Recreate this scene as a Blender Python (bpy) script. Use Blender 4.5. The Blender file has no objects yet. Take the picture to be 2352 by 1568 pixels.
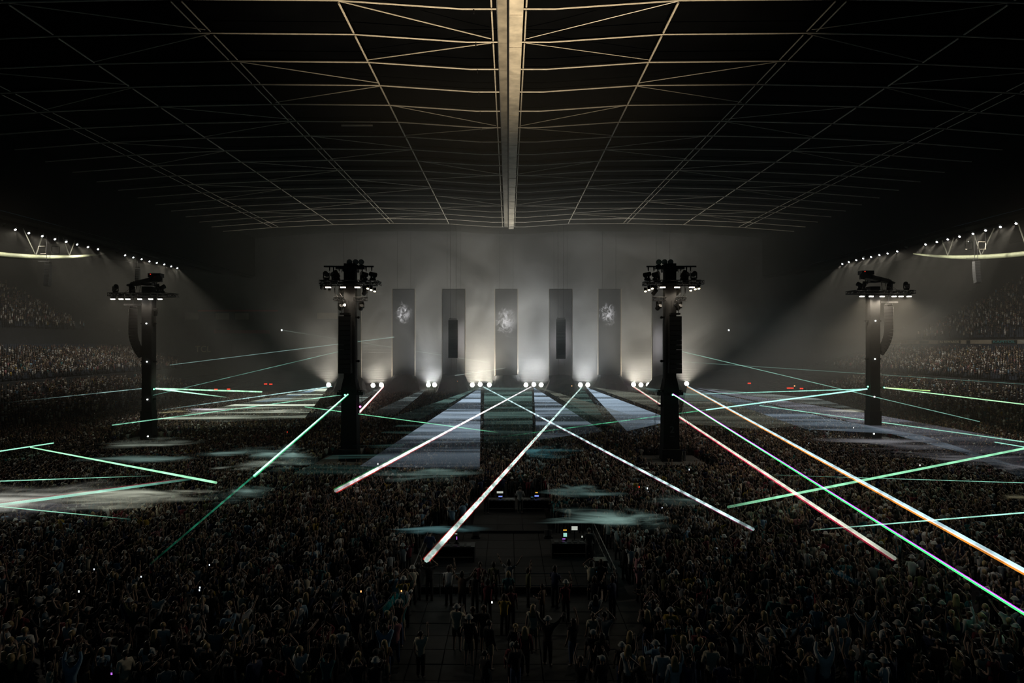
import bpy, bmesh, math, random
from mathutils import Vector, Matrix
from math import sin, cos, pi, radians
R = random.Random(11)
F, CX, CY, H = 1568.0, 1168.0, 788.0, 11.6      # focal length in pixels, vanishing point, eye height over the floor

def W(px, py, D):
    return Vector(((px - CX) / F * D, D, H - (py - CY) / F * D))
def OP(px, py, z):
    return W(px, py, (H - z) * F / (py - CY))

C = bpy.context.scene.collection
S = bpy.context.scene

# ------------------------------------------------------------------ camera, world, exposure
cd = bpy.data.cameras.new('camera'); cam = bpy.data.objects.new('camera', cd); C.objects.link(cam)
cam.location = (0, 0, H); cam.rotation_euler = (pi / 2, 0, 0)
cd.sensor_width = 36; cd.lens = 24; cd.shift_x = 8 / 2352; cd.shift_y = 4 / 2352; cd.clip_end = 600; cd.clip_start = 0.2
S.camera = cam
w = bpy.data.worlds.new('arena_dark'); S.world = w; w.use_nodes = True
w.node_tree.nodes['Background'].inputs[0].default_value = (0.35, 0.75, 1.0, 1)
w.node_tree.nodes['Background'].inputs[1].default_value = 0.010
S.view_settings.view_transform = 'Standard'; S.view_settings.look = 'None'
S.view_settings.exposure = 0.0; S.view_settings.gamma = 1.0; S.view_settings.use_curve_mapping = False
cy = S.cycles
cy.max_bounces = 2; cy.diffuse_bounces = 0; cy.glossy_bounces = 1; cy.transmission_bounces = 1; cy.volume_bounces = 0
cy.transparent_max_bounces = 24; cy.caustics_reflective = False; cy.caustics_refractive = False
cy.sample_clamp_indirect = 2.0; cy.adaptive_threshold = 0.03
cy.volume_step_rate = 4.0; cy.volume_max_steps = 48

P_STAGE, P_ROOF, P_STAND_FILL, P_TOWER, P_OUT, P_RIDGE = 9200.0, 7500.0, 2200.0, 260.0, 800.0, 54000.0
HAZE, SMOKE = 0.0021, 0.150

# ------------------------------------------------------------------ node materials
def nmat(name):
    m = bpy.data.materials.new(name); m.use_nodes = True
    nt = m.node_tree; nt.nodes.clear()
    out = nt.nodes.new('ShaderNodeOutputMaterial')
    return m, nt, out
def N(nt, t, **kw):
    n = nt.nodes.new(t)
    for k, v in kw.items():
        if k.startswith('i_'):
            n.inputs[k[2:].replace('_', ' ')].default_value = v
        else:
            setattr(n, k, v)
    return n
def surf(name, col, rough=0.7, metal=0.0, grain=0.0, scale=6.0, bump=0.0, spec=0.5):
    m, nt, out = nmat(name)
    b = N(nt, 'ShaderNodeBsdfPrincipled'); b.inputs['Base Color'].default_value = (*col, 1)
    b.inputs['Roughness'].default_value = rough; b.inputs['Metallic'].default_value = metal
    b.inputs['Specular IOR Level'].default_value = spec
    if grain or bump:
        tc = N(nt, 'ShaderNodeTexCoord'); nz = N(nt, 'ShaderNodeTexNoise'); nz.inputs['Scale'].default_value = scale; nz.inputs['Detail'].default_value = 3
        nt.links.new(tc.outputs['Object'], nz.inputs['Vector'])
        if grain:
            mr = N(nt, 'ShaderNodeMapRange'); mr.inputs['From Min'].default_value = .3; mr.inputs['From Max'].default_value = .7
            mr.inputs['To Min'].default_value = 1 - grain; mr.inputs['To Max'].default_value = 1 + grain
            nt.links.new(nz.outputs['Fac'], mr.inputs['Value'])
            mx = N(nt, 'ShaderNodeVectorMath', operation='SCALE'); mx.inputs[0].default_value = col
            nt.links.new(mr.outputs[0], mx.inputs['Scale']); nt.links.new(mx.outputs[0], b.inputs['Base Color'])
        if bump:
            bp = N(nt, 'ShaderNodeBump'); bp.inputs['Strength'].default_value = bump
            nt.links.new(nz.outputs['Fac'], bp.inputs['Height']); nt.links.new(bp.outputs[0], b.inputs['Normal'])
    nt.links.new(b.outputs[0], out.inputs[0])
    return m
def glow(name, col, strength, sampled=False):
    m, nt, out = nmat(name)
    e = N(nt, 'ShaderNodeEmission'); e.inputs[0].default_value = (*col, 1); e.inputs[1].default_value = strength
    nt.links.new(e.outputs[0], out.inputs[0])
    if not sampled: m.cycles.emission_sampling = 'NONE'
    return m
_lm = {}
def laser_mat(col, strength, patch=0.5, fade0=1.0, fade1=1.01, scale=.5):
    """light of a beam: added to what lies behind it, broken up along its length, dying out between fade0 and fade1"""
    key = (col, strength, patch, fade0, fade1, scale)
    if key in _lm: return _lm[key]
    m, nt, out = nmat('laser_light'); L = nt.links.new
    tc = N(nt, 'ShaderNodeTexCoord'); nz = N(nt, 'ShaderNodeTexNoise'); nz.inputs['Scale'].default_value = scale; nz.inputs['Detail'].default_value = 4; nz.inputs['Roughness'].default_value = .65
    L(tc.outputs['Object'], nz.inputs['Vector'])
    mr = N(nt, 'ShaderNodeMapRange'); mr.inputs['From Min'].default_value = .44; mr.inputs['From Max'].default_value = .57
    mr.inputs['To Min'].default_value = 1 - patch; mr.inputs['To Max'].default_value = 1.0
    L(nz.outputs['Fac'], mr.inputs['Value'])
    sx = N(nt, 'ShaderNodeSeparateXYZ'); L(tc.outputs['Generated'], sx.inputs[0])
    fr = N(nt, 'ShaderNodeMapRange'); fr.inputs['From Min'].default_value = fade0; fr.inputs['From Max'].default_value = fade1
    fr.inputs['To Min'].default_value = 1; fr.inputs['To Max'].default_value = .02
    L(sx.outputs[0], fr.inputs['Value'])
    mu = N(nt, 'ShaderNodeMath', operation='MULTIPLY'); L(mr.outputs[0], mu.inputs[0]); L(fr.outputs[0], mu.inputs[1])
    m2 = N(nt, 'ShaderNodeMath', operation='MULTIPLY'); L(mu.outputs[0], m2.inputs[0]); m2.inputs[1].default_value = strength
    e = N(nt, 'ShaderNodeEmission'); e.inputs[0].default_value = (*col, 1); L(m2.outputs[0], e.inputs[1])
    t = N(nt, 'ShaderNodeBsdfTransparent'); a = N(nt, 'ShaderNodeAddShader'); L(e.outputs[0], a.inputs[0]); L(t.outputs[0], a.inputs[1]); L(a.outputs[0], out.inputs[0])
    m.cycles.emission_sampling = 'NONE'
    _lm[key] = m
    return m
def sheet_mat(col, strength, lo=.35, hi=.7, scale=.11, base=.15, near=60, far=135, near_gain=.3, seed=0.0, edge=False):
    """a laser fan: the smoke it lights is painted as noise in the emission"""
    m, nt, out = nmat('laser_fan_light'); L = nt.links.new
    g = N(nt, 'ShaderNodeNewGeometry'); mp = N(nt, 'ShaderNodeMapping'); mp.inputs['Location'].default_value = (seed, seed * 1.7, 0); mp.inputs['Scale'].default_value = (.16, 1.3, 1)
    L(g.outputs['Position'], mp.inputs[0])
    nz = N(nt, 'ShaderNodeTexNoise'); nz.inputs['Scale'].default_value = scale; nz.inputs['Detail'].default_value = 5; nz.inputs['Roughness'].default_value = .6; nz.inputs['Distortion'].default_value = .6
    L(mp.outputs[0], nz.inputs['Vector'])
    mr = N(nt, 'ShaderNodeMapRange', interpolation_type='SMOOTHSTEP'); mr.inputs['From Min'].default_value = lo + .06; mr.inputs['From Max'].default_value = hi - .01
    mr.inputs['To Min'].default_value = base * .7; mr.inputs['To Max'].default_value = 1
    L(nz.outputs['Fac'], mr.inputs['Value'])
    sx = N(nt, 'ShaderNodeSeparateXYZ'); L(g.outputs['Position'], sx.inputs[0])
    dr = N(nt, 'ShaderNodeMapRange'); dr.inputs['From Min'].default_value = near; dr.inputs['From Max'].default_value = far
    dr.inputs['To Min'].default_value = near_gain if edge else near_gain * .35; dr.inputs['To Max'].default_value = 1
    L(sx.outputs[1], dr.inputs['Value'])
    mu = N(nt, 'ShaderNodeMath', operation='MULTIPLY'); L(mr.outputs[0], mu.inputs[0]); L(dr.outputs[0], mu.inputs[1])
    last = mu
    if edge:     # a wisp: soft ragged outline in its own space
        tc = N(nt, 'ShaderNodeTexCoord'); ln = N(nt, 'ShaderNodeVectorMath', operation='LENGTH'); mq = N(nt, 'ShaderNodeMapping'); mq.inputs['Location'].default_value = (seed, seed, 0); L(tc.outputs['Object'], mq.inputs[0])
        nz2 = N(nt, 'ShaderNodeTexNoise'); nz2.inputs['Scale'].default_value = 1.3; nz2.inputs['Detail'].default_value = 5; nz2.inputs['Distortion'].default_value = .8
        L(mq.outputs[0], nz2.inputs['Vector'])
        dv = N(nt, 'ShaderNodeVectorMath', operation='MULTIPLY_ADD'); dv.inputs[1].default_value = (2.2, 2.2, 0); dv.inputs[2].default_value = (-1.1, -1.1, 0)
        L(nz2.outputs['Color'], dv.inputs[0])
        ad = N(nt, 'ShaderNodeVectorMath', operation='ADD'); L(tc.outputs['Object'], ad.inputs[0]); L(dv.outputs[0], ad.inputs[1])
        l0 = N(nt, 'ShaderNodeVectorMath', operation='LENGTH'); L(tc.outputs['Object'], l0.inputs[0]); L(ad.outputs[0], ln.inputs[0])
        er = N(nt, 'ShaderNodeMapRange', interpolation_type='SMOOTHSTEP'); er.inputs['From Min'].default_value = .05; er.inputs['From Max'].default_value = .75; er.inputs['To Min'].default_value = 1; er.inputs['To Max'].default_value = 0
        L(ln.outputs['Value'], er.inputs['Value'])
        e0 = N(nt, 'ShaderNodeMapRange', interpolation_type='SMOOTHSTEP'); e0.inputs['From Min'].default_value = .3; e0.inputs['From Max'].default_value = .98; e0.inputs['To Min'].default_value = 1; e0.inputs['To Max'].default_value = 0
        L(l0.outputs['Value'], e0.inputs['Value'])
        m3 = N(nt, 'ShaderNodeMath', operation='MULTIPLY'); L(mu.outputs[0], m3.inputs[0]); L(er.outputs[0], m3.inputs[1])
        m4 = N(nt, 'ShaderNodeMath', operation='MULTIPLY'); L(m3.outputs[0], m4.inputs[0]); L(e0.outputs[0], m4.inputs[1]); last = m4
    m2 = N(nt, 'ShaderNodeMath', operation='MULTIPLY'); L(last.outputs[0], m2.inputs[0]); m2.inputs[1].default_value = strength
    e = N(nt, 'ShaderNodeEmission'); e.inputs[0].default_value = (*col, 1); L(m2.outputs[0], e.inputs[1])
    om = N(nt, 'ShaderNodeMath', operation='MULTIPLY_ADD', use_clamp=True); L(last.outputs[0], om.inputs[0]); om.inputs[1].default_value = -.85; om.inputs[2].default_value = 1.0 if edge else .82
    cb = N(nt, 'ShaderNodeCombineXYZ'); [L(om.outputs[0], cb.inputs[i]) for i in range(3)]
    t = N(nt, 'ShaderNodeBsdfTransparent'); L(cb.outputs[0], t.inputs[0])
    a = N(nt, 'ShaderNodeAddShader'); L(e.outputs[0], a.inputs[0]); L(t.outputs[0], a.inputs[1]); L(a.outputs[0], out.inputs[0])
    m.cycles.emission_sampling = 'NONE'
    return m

M = dict(
    concrete=surf('dark_concrete', (.035, .037, .04), .85, grain=.3, scale=1.5),
    floor=surf('floor_cover', (.045, .045, .047), .8, grain=.3, scale=1.2),
    tile=surf('floor_tile_plastic', (.032, .036, .038), .6, grain=.25, scale=3),
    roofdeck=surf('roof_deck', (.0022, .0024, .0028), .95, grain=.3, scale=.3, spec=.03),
    purlin=surf('galvanised_tube', (.48, .43, .35), .45, .0, grain=.15, scale=2),
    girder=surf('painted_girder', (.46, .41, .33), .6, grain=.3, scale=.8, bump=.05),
    girder_shaded=surf('painted_girder_shaded', (.22, .195, .155), .65, grain=.3, scale=.8, bump=.05),  # same girder paint, with the left side's shade put into the colour
    arc=surf('pale_roof_tube', (.26, .28, .18), .5, grain=.1),
    arcstrut=surf('grey_roof_tube', (.09, .09, .07), .6),
    black=surf('black_metal', (.012, .012, .013), .5, .3),
    scrim=surf('black_scrim', (.010, .010, .011), .95, grain=.3, scale=4),
    grille=surf('speaker_grille', (.02, .02, .021), .6, .2, bump=.3, scale=60),
    truss=surf('dark_truss', (.03, .03, .032), .4, .6),
    steel=surf('grey_steel', (.22, .22, .22), .45, .6, grain=.2),
    strip=surf('brushed_edge', (.55, .47, .38), .35, .5),
    column=surf('matt_panel', (.03, .031, .034), .6, grain=.2, scale=.6),
    rock=surf('dark_rock', (.022, .022, .024), .9, grain=.4, scale=1.2, bump=.6),
    deck=surf('deck_ply', (.13, .13, .125), .6, grain=.35, scale=1.4),
    seat=surf('seat_plastic', (.05, .06, .08), .6),
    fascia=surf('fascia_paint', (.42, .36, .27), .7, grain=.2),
    board_dark=surf('board_dark', (.015, .02, .02), .6), board_pale=surf('board_pale', (.36, .33, .27), .6),
    teal=surf('teal_letters', (.06, .28, .28), .6), cream=surf('cream_letters', (.75, .68, .5), .6), grey=surf('grey_letters', (.4, .42, .4), .6),
    numeral=surf('grey_numeral', (.10, .10, .10), .7), redpaint=surf('red_panel', (.28, .03, .03), .7),
    lens_warm=glow('warm_lens', (1, .80, .50), 9), lens_white=glow('white_lens', (1, .93, .80), 30),
    lens_roof=glow('cool_lens', (.92, .95, 1), 14), lens_strip=glow('strip_lens', (1, .80, .62), 10),
    dot=glow('marker_dot', (.95, 1, .95), 2.5), reddot=glow('red_dot', (1, .05, .02), 1.2), orangedot=glow('orange_dot', (1, .45, .15), 1.5),
    green=glow('green_aperture', (.1, 1, .45), 9), pinkdot=glow('pink_dot', (1, .2, .6), 3),
    phone=glow('phone_screen', (.8, .9, 1), 1.2), scr_white=glow('screen_white', (.85, .9, .8), .55), scr_teal=glow('screen_teal', (.45, .95, .8), .7),
    scr_blue=glow('screen_blue', (.25, .35, 1), .9), scr_violet=glow('screen_violet', (.65, .2, 1), .9), scr_amber=glow('screen_amber', (1, .5, .05), .9), scr_dim=glow('screen_dim', (.05, .16, .26), .5),
    case=surf('flight_case', (.20, .19, .15), .5, grain=.3), phonebody=surf('phone_body', (.02, .02, .02), .4),
)

# ------------------------------------------------------------------ mesh helpers
class MB:
    def __init__(s): s.v, s.f, s.m = [], [], []
    def add(s, vs, fs, mi=0):
        o = len(s.v); s.v += [tuple(v) for v in vs]; s.f += [tuple(i + o for i in f) for f in fs]; s.m += [mi] * len(fs); return s
    def box(s, c, d, rot=None, mi=0, taper=1.0):
        x, y, z = (k / 2 for k in d); vs = []
        for sz in (-1, 1):
            t = taper if sz > 0 else 1
            for sx, sy in ((-1, -1), (1, -1), (1, 1), (-1, 1)):
                p = Vector((sx * x * t, sy * y * t, sz * z))
                if rot is not None: p = rot @ p
                vs.append(p + Vector(c))
        return s.add(vs, [(3, 2, 1, 0), (4, 5, 6, 7), (0, 1, 5, 4), (1, 2, 6, 5), (2, 3, 7, 6), (3, 0, 4, 7)], mi)
    def tube(s, p, q, r, n=6, r2=None, mi=0, caps=True):
        p, q = Vector(p), Vector(q); d = q - p
        if d.length < 1e-6: return s
        d.normalize(); a = d.orthogonal().normalized(); b = d.cross(a); r2 = r if r2 is None else r2
        vs = [p + (a * cos(2 * pi * k / n) + b * sin(2 * pi * k / n)) * r for k in range(n)] + [q + (a * cos(2 * pi * k / n) + b * sin(2 * pi * k / n)) * r2 for k in range(n)]
        fs = [(k, (k + 1) % n, n + (k + 1) % n, n + k) for k in range(n)]
        if caps: fs += [tuple(range(n - 1, -1, -1)), tuple(range(n, 2 * n))]
        return s.add(vs, fs, mi)
    def loft(s, rings, mi=0, caps=True):
        n = len(rings[0]); vs = [p for r in rings for p in r]; fs = []
        for i in range(len(rings) - 1):
            for k in range(n): fs.append((i * n + k, i * n + (k + 1) % n, (i + 1) * n + (k + 1) % n, (i + 1) * n + k))
        if caps: fs += [tuple(range(n - 1, -1, -1)), tuple(range((len(rings) - 1) * n, len(rings) * n))]
        return s.add(vs, fs, mi)
    def path(s, pts, r, n=6, mi=0):
        pts = [Vector(p) for p in pts]; rings = []
        for i, p in enumerate(pts):
            d = (pts[min(i + 1, len(pts) - 1)] - pts[max(i - 1, 0)]).normalized(); up = Vector((0, 0, 1)) if abs(d.z) < .9 else Vector((1, 0, 0))
            a = d.cross(up).normalized(); b = a.cross(d); rr = r[i] if isinstance(r, (list, tuple)) else r
            rings.append([p + (a * cos(2 * pi * k / n) + b * sin(2 * pi * k / n)) * rr for k in range(n)])
        return s.loft(rings, mi)
    def ball(s, c, r, mi=0, nu=8, nv=5, sc=(1, 1, 1)):
        rings = []
        for j in range(1, nv):
            t = pi * j / nv
            rings.append([Vector(c) + Vector((r * sc[0] * sin(t) * cos(2 * pi * k / nu), r * sc[1] * sin(t) * sin(2 * pi * k / nu), -r * sc[2] * cos(t))) for k in range(nu)])
        return s.loft(rings, mi)
    def mesh(s, name, mats):
        me = bpy.data.meshes.new(name); me.from_pydata(s.v, [], s.f)
        for m in mats if isinstance(mats, (list, tuple)) else [mats]: me.materials.append(m)
        if len(me.materials) > 1: me.polygons.foreach_set('material_index', s.m)
        me.update(); return me
    def build(s, name, mats, parent=None, smooth=False):
        me = s.mesh(name, mats)
        if smooth: me.polygons.foreach_set('use_smooth', [True] * len(me.polygons))
        return link(name, me, parent)
def link(name, me, parent=None):
    o = bpy.data.objects.new(name, me); C.objects.link(o)
    if parent is not None: o.parent = parent
    return o
def tag(o, label=None, cat=None, group=None, kind=None):
    if label: o['label'] = label
    if cat: o['category'] = cat
    if group: o['group'] = group
    if kind: o['kind'] = kind
    return o
def thing(name, label, cat, loc=(0, 0, 0), rz=0, group=None, kind=None):
    o = bpy.data.objects.new(name, None); C.objects.link(o); o.location = loc; o.rotation_euler = (0, 0, rz); o.empty_display_size = .3
    return tag(o, label, cat, group, kind)
def spot(name, parent, loc, target, power, col, cone, blend=.4, r=.1):
    l = bpy.data.lights.new(name, 'SPOT'); l.energy = power; l.color = col; l.spot_size = radians(cone); l.spot_blend = blend; l.shadow_soft_size = r
    o = bpy.data.objects.new(name, l); C.objects.link(o); o.parent = parent; o.location = loc
    o.rotation_euler = (Vector(target) - Vector(loc)).to_track_quat('-Z', 'Y').to_euler()
    return o
def copy_tree(o, parent=None, loc=None):
    c = o.copy(); C.objects.link(c)
    if parent is not None: c.parent = parent
    if loc is not None: c.location = loc
    for ch in o.children: copy_tree(ch, c)
    return c

# ------------------------------------------------------------------ haze and stage smoke (real scattering volumes)
def vol_box(name, lo, hi, label, dens, col, noise=None):
    m, nt, out = nmat(name + '_scatter'); L = nt.links.new
    v = N(nt, 'ShaderNodeVolumeScatter'); v.inputs['Color'].default_value = (*col, 1); v.inputs['Density'].default_value = dens; v.inputs['Anisotropy'].default_value = .15
    L(v.outputs[0], out.inputs['Volume'])
    if noise:
        g = N(nt, 'ShaderNodeNewGeometry'); mp = N(nt, 'ShaderNodeMapping'); mp.inputs['Scale'].default_value = noise['sc']; L(g.outputs['Position'], mp.inputs[0])
        nz = N(nt, 'ShaderNodeTexNoise'); nz.inputs['Scale'].default_value = 1; nz.inputs['Detail'].default_value = noise.get('det', 2.5); nz.inputs['Distortion'].default_value = noise.get('dist', .5)
        L(mp.outputs[0], nz.inputs['Vector'])
        mr = N(nt, 'ShaderNodeMapRange', interpolation_type='SMOOTHSTEP'); mr.inputs['From Min'].default_value = noise['lo']; mr.inputs['From Max'].default_value = noise['hi']; mr.inputs['To Max'].default_value = dens
        mr.inputs['To Min'].default_value = dens * noise.get('floor', .1)
        L(nz.outputs['Fac'], mr.inputs['Value'])
        tc = N(nt, 'ShaderNodeTexCoord'); sx = N(nt, 'ShaderNodeSeparateXYZ'); L(tc.outputs['Generated'], sx.inputs[0])
        ramps = []
        for ax, pts in noise['fall'].items():
            cr = N(nt, 'ShaderNodeFloatCurve'); cu = cr.mapping.curves[0]
            cu.points[0].location = pts[0]; cu.points[1].location = pts[-1]
            for p in pts[1:-1]: cu.points.new(*p)
            cr.mapping.update(); L(sx.outputs[ax], cr.inputs['Value']); ramps.append(cr)
        last = mr.outputs[0]
        for cr in ramps:
            mu = N(nt, 'ShaderNodeMath', operation='MULTIPLY'); L(last, mu.inputs[0]); L(cr.outputs[0], mu.inputs[1]); last = mu.outputs[0]
        L(last, v.inputs['Density'])
    else:
        m.cycles.homogeneous_volume = True
    lo, hi = Vector(lo), Vector(hi)
    o = MB().box((lo + hi) / 2, hi - lo).build(name, m)
    return tag(o, label, name.split('_')[-1], kind='stuff')
vol_box('haze', (-117, 60, .02), (117, 171.5, 36.9), 'thin pale haze hanging through the whole arena', HAZE, (1, .97, .88))
vol_box('stage_smoke', (-62, 84, .9), (64, 166, 36.8), 'thick grey smoke billowing up around the stage columns', SMOKE, (.97, .98, 1),
        dict(sc=(.075, .06, .075), lo=.38, hi=.66, floor=.10, dist=1.0, det=3.0, fall={0: [(0, 0), (.15, .5), (.27, .95), (.5, 1), (.73, .95), (.88, .55), (1, 0)], 1: [(0, .01), (.4, .05), (.72, .10), (.78, .16), (.86, 1), (1, 1)], 2: [(0, .55), (.12, .9), (.3, .85), (.5, .45), (.75, .22), (1, .15)]}))

vol_box('front_smoke', (-40, 127, 1), (42, 143.4, 25), 'low bank of bright smoke rolling before the stage columns', .050, (.98, .99, 1),
        dict(sc=(.08, .07, .09), lo=.40, hi=.64, floor=.15, dist=1.2, fall={0: [(0, .15), (.28, .45), (.5, 1), (.72, .45), (1, .15)], 1: [(0, 0), (.55, .9), (.9, 1), (1, .5)], 2: [(0, .8), (.3, 1), (.6, .7), (1, 0)]}))
vol_box('roof_smoke', (-62, 82, 20), (64, 156, 36.85), 'thin brownish smoke gathered under the far half of the roof', .009, (1, .94, .82),
        dict(sc=(.05, .05, .06), lo=.35, hi=.7, floor=.4, dist=.6, fall={0: [(0, 0), (.25, .2), (.5, .9), (.75, .3), (1, 0)], 1: [(0, 0), (.3, .7), (.5, 1), (1, .5)], 2: [(0, 0), (.4, .5), (.75, 1), (1, 1)]}))
def text(body_, size, mat, parent, loc, rot, align='CENTER', wide=None):
    cu = bpy.data.curves.new('lettering', 'FONT'); cu.body = body_; cu.size = size; cu.align_x = 'CENTER'; cu.align_y = align; cu.extrude = .01; cu.offset = .012; cu.resolution_u = 3
    tmp = bpy.data.objects.new('tmp', cu); C.objects.link(tmp); bpy.context.view_layer.update()
    me = bpy.data.meshes.new_from_object(tmp.evaluated_get(bpy.context.evaluated_depsgraph_get())); lw = max(tmp.dimensions.x, .1)
    bpy.data.objects.remove(tmp); bpy.data.curves.remove(cu); me.name = 'lettering'; me.materials.clear(); me.materials.append(mat)
    o = link('lettering', me, parent); o.location = loc; o.rotation_euler = rot
    if wide: o.scale = (wide / lw, 1.15, 1)
    return o

# ------------------------------------------------------------------ floor
fl = MB().box((0, 86, -.1), (236, 176, .2)).build('floor', M['floor']); tag(fl, kind='structure')
tile_me = MB().box((0, 0, .02), (1.17, 1.17, .04), taper=.985).mesh('floor_tile', M['tile'])
for i in range(9):
    for j in range(9):
        t = link('floor_tile', tile_me, fl); t.location = (-4.2 + i * 1.2, 20.4 + j * 1.2, R.uniform(-.012, .004))

# ------------------------------------------------------------------ roof: deck, purlins, longitudinal struts, braces
Z0 = H + 26.0
PROF = [(-65, -1.1), (-52, -.1), (-39.1, .5), (-26, .78), (-13.3, .66), (-3.6, 0), (3.6, 0), (13.3, .66), (26, .78), (39.1, .5), (52, -.1), (65, -1.1)]
def rz_(x):
    for (a, za), (b, zb) in zip(PROF, PROF[1:]):
        if a <= x <= b: return Z0 + za + (zb - za) * (x - a) / (b - a)
    return Z0 - .9
KY = [53.1 + 5.85 * (k - 2) for k in range(20)]
roof = MB()
roof.loft([[Vector((x, y, Z0 + z + h)) for x, z in PROF for h in ()] or [Vector((x, y, Z0 + z + 1.4)) for x, z in PROF] + [Vector((x, y, Z0 + z + 1.9)) for x, z in reversed(PROF)] for y in (30, 172)])
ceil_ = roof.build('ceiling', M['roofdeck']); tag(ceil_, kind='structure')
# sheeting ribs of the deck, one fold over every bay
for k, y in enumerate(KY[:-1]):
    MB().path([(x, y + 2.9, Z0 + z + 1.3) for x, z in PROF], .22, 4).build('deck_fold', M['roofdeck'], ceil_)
for k, y in enumerate(KY):
    for sgn in (-1, 1):
        pts = [(x, y, Z0 + z) for x, z in PROF if x * sgn > 0]
        if sgn < 0: pts = pts[::-1]
        MB().path([(sgn * (.95 if sgn < 0 else 1.15), y, Z0)] + pts, .075, 6).build('purlin', M['purlin'], ceil_)
LINES = [(-52.7, .05), (-51.3, .05), (-39.1, .075), (-26.45, .06), (-25.6, .06), (-13.3, .09), (-1.32, .07), (1.38, .07), (13.3, .09), (25.6, .06), (26.45, .06), (39.1, .075), (51.3, .05), (52.7, .05)]
for x, r in LINES:
    for a, b in zip(KY[1:-1], KY[2:]):
        MB().tube((x, a + .35, rz_(x) - .02), (x, b - .35, rz_(x) - .02), r, 6).build('strut', M['purlin'], ceil_)
NX = [1.5, 13.3, 26, 39.1, 52]
for k in range(1, len(KY) - 1):
    ph = (k - 3) % 4
    for li in range(4):
        if (li % 2 == 0 and ph == 0) or (li % 2 == 1 and ph == 2):
            for dk in (-1, 1):
                for sgn in (-1, 1):
                    xa, xb = sgn * NX[li], sgn * NX[li + 1]
                    MB().tube((xa, KY[k] + dk * .4, rz_(xa) + .1), (xb, KY[k + dk] - dk * .3, rz_(xb) + .1), .045, 5).build('brace_rod', M['purlin'], ceil_)
        elif (li % 2 == 1 and ph == 0 and False):
            pass
# ridge girders: plated boxes, one plate per bay
g1 = tag(thing('trim_1', None, None), kind='structure')
for a, b in zip(KY[:-1], KY[1:]):
    MB().box((-.52, (a + b) / 2, Z0 + .35), (.76, b - a - .03, .9 + R.uniform(-.02, .02))).build('girder_plate', M['girder_shaded'], g1)
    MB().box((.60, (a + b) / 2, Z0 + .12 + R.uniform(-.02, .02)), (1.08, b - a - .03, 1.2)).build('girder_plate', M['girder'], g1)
    MB().box((.60, a, Z0 - .50), (1.0, .08, .05)).build('joint_strip', M['girder'], g1)
MB().box((-.03, 90, Z0 + .5), (.14, 120, .6)).build('seam_channel', M['black'], g1)
MB().path([(-.9, KY[0], Z0 - .12), (-.9, KY[-1], Z0 - .12)], .035, 5).build('cable_tray', M['steel'], g1)
for k, y in enumerate(KY[2:14]):      # short hangers under the girder's left side
    MB().box((-2.7 - .12 * k, y, Z0 - .22), (.09, .09, .32)).build('hanger', M['black'], g1)
hb = W(820, 288, 81); t = thing('hanging_bar', 'short pale bar slung under the roof purlins beside the ridge', 'bar', hb)
MB().box((0, 0, 0), (3.7, .12, .16)).build('bar', M['purlin'], t)
for s in (-1, 1): MB().tube((s * 1.6, 0, 0), (s * 1.6, 0, rz_(hb.x) - hb.z), .02, 5).build('hanger_wire', M['black'], t)

# ------------------------------------------------------------------ stands both sides: stepped tiers, fascias, side roofs
def tier(x0, z0, x1, z1, rows, y0, y1, sgn):
    mb = MB(); dx, dz = (x1 - x0) / rows, (z1 - z0) / rows
    for i in range(rows):
        xa, zt = x0 + i * dx, z0 + (i + 1) * dz
        mb.box((sgn * (xa + dx / 2), (y0 + y1) / 2, zt - .5 * dz - .3), (dx, y1 - y0, dz + .6))
    return mb
def rows_of(x0, z0, x1, z1, rows):
    dx, dz = (x1 - x0) / rows, (z1 - z0) / rows
    return [(x0 + (i + .45) * dx, z0 + (i + 1) * dz) for i in range(rows)]
TIERS = dict(lower=(60, .5, 73, 4.0, 15), middle=(74.2, 5.6, 94, 11.1, 23), upper=(92.6, 11.9, 118, 25.6, 30))
Y0, Y1 = 58, 171
walls = {}
for side, sgn in (('left', -1), ('right', 1)):
    wl = tag(thing('wall_' + side, None, None), kind='structure'); walls[side] = wl
    for nm, a in TIERS.items():
        tier(*a, Y0, Y1, sgn).build(nm + '_tier', M['concrete'], wl)
    MB().box((sgn * 59.6, (Y0 + Y1) / 2, .45), (.3, Y1 - Y0, .9)).build('pitch_barrier', M['concrete'], wl)
    MB().box((sgn * 73.8, (Y0 + Y1) / 2, 4.7), (.5, Y1 - Y0, 2.4)).build('concourse_face', M['concrete'], wl)
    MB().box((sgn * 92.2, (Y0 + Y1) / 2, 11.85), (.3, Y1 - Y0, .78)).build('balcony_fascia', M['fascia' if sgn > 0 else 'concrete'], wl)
    MB().box((sgn * 106, (Y0 + Y1) / 2, 11.3), (28, Y1 - Y0, .3)).build('balcony_soffit', M['concrete'], wl)
    MB().box((sgn * 118.3, (Y0 + Y1) / 2, 18), (.6, Y1 - Y0, 38)).build('rear_face', M['concrete'], wl)
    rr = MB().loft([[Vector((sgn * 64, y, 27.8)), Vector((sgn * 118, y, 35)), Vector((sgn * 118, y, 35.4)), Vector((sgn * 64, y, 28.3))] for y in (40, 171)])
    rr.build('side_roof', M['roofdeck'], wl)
    MB().box((sgn * 64, 105, 33.2), (.4, 134, 9.6)).build('roof_upstand', M['roofdeck'], wl)
wb = MB().box((0, 172, 20.5), (237, .6, 41)).build('wall_back', M['concrete']); tag(wb, kind='structure')
for x0, x1, z, hgt, mat in ((-74, -60, 13.5, .9, 'redpaint'), (-48, -38, 17.5, 1.5, 'fascia'), (-78, -58, 18.8, .4, 'redpaint')):
    MB().box(((x0 + x1) / 2, 171.5, z + 1), (x1 - x0, .2, hgt)).build('wall_panel', M[mat], wb)
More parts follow.
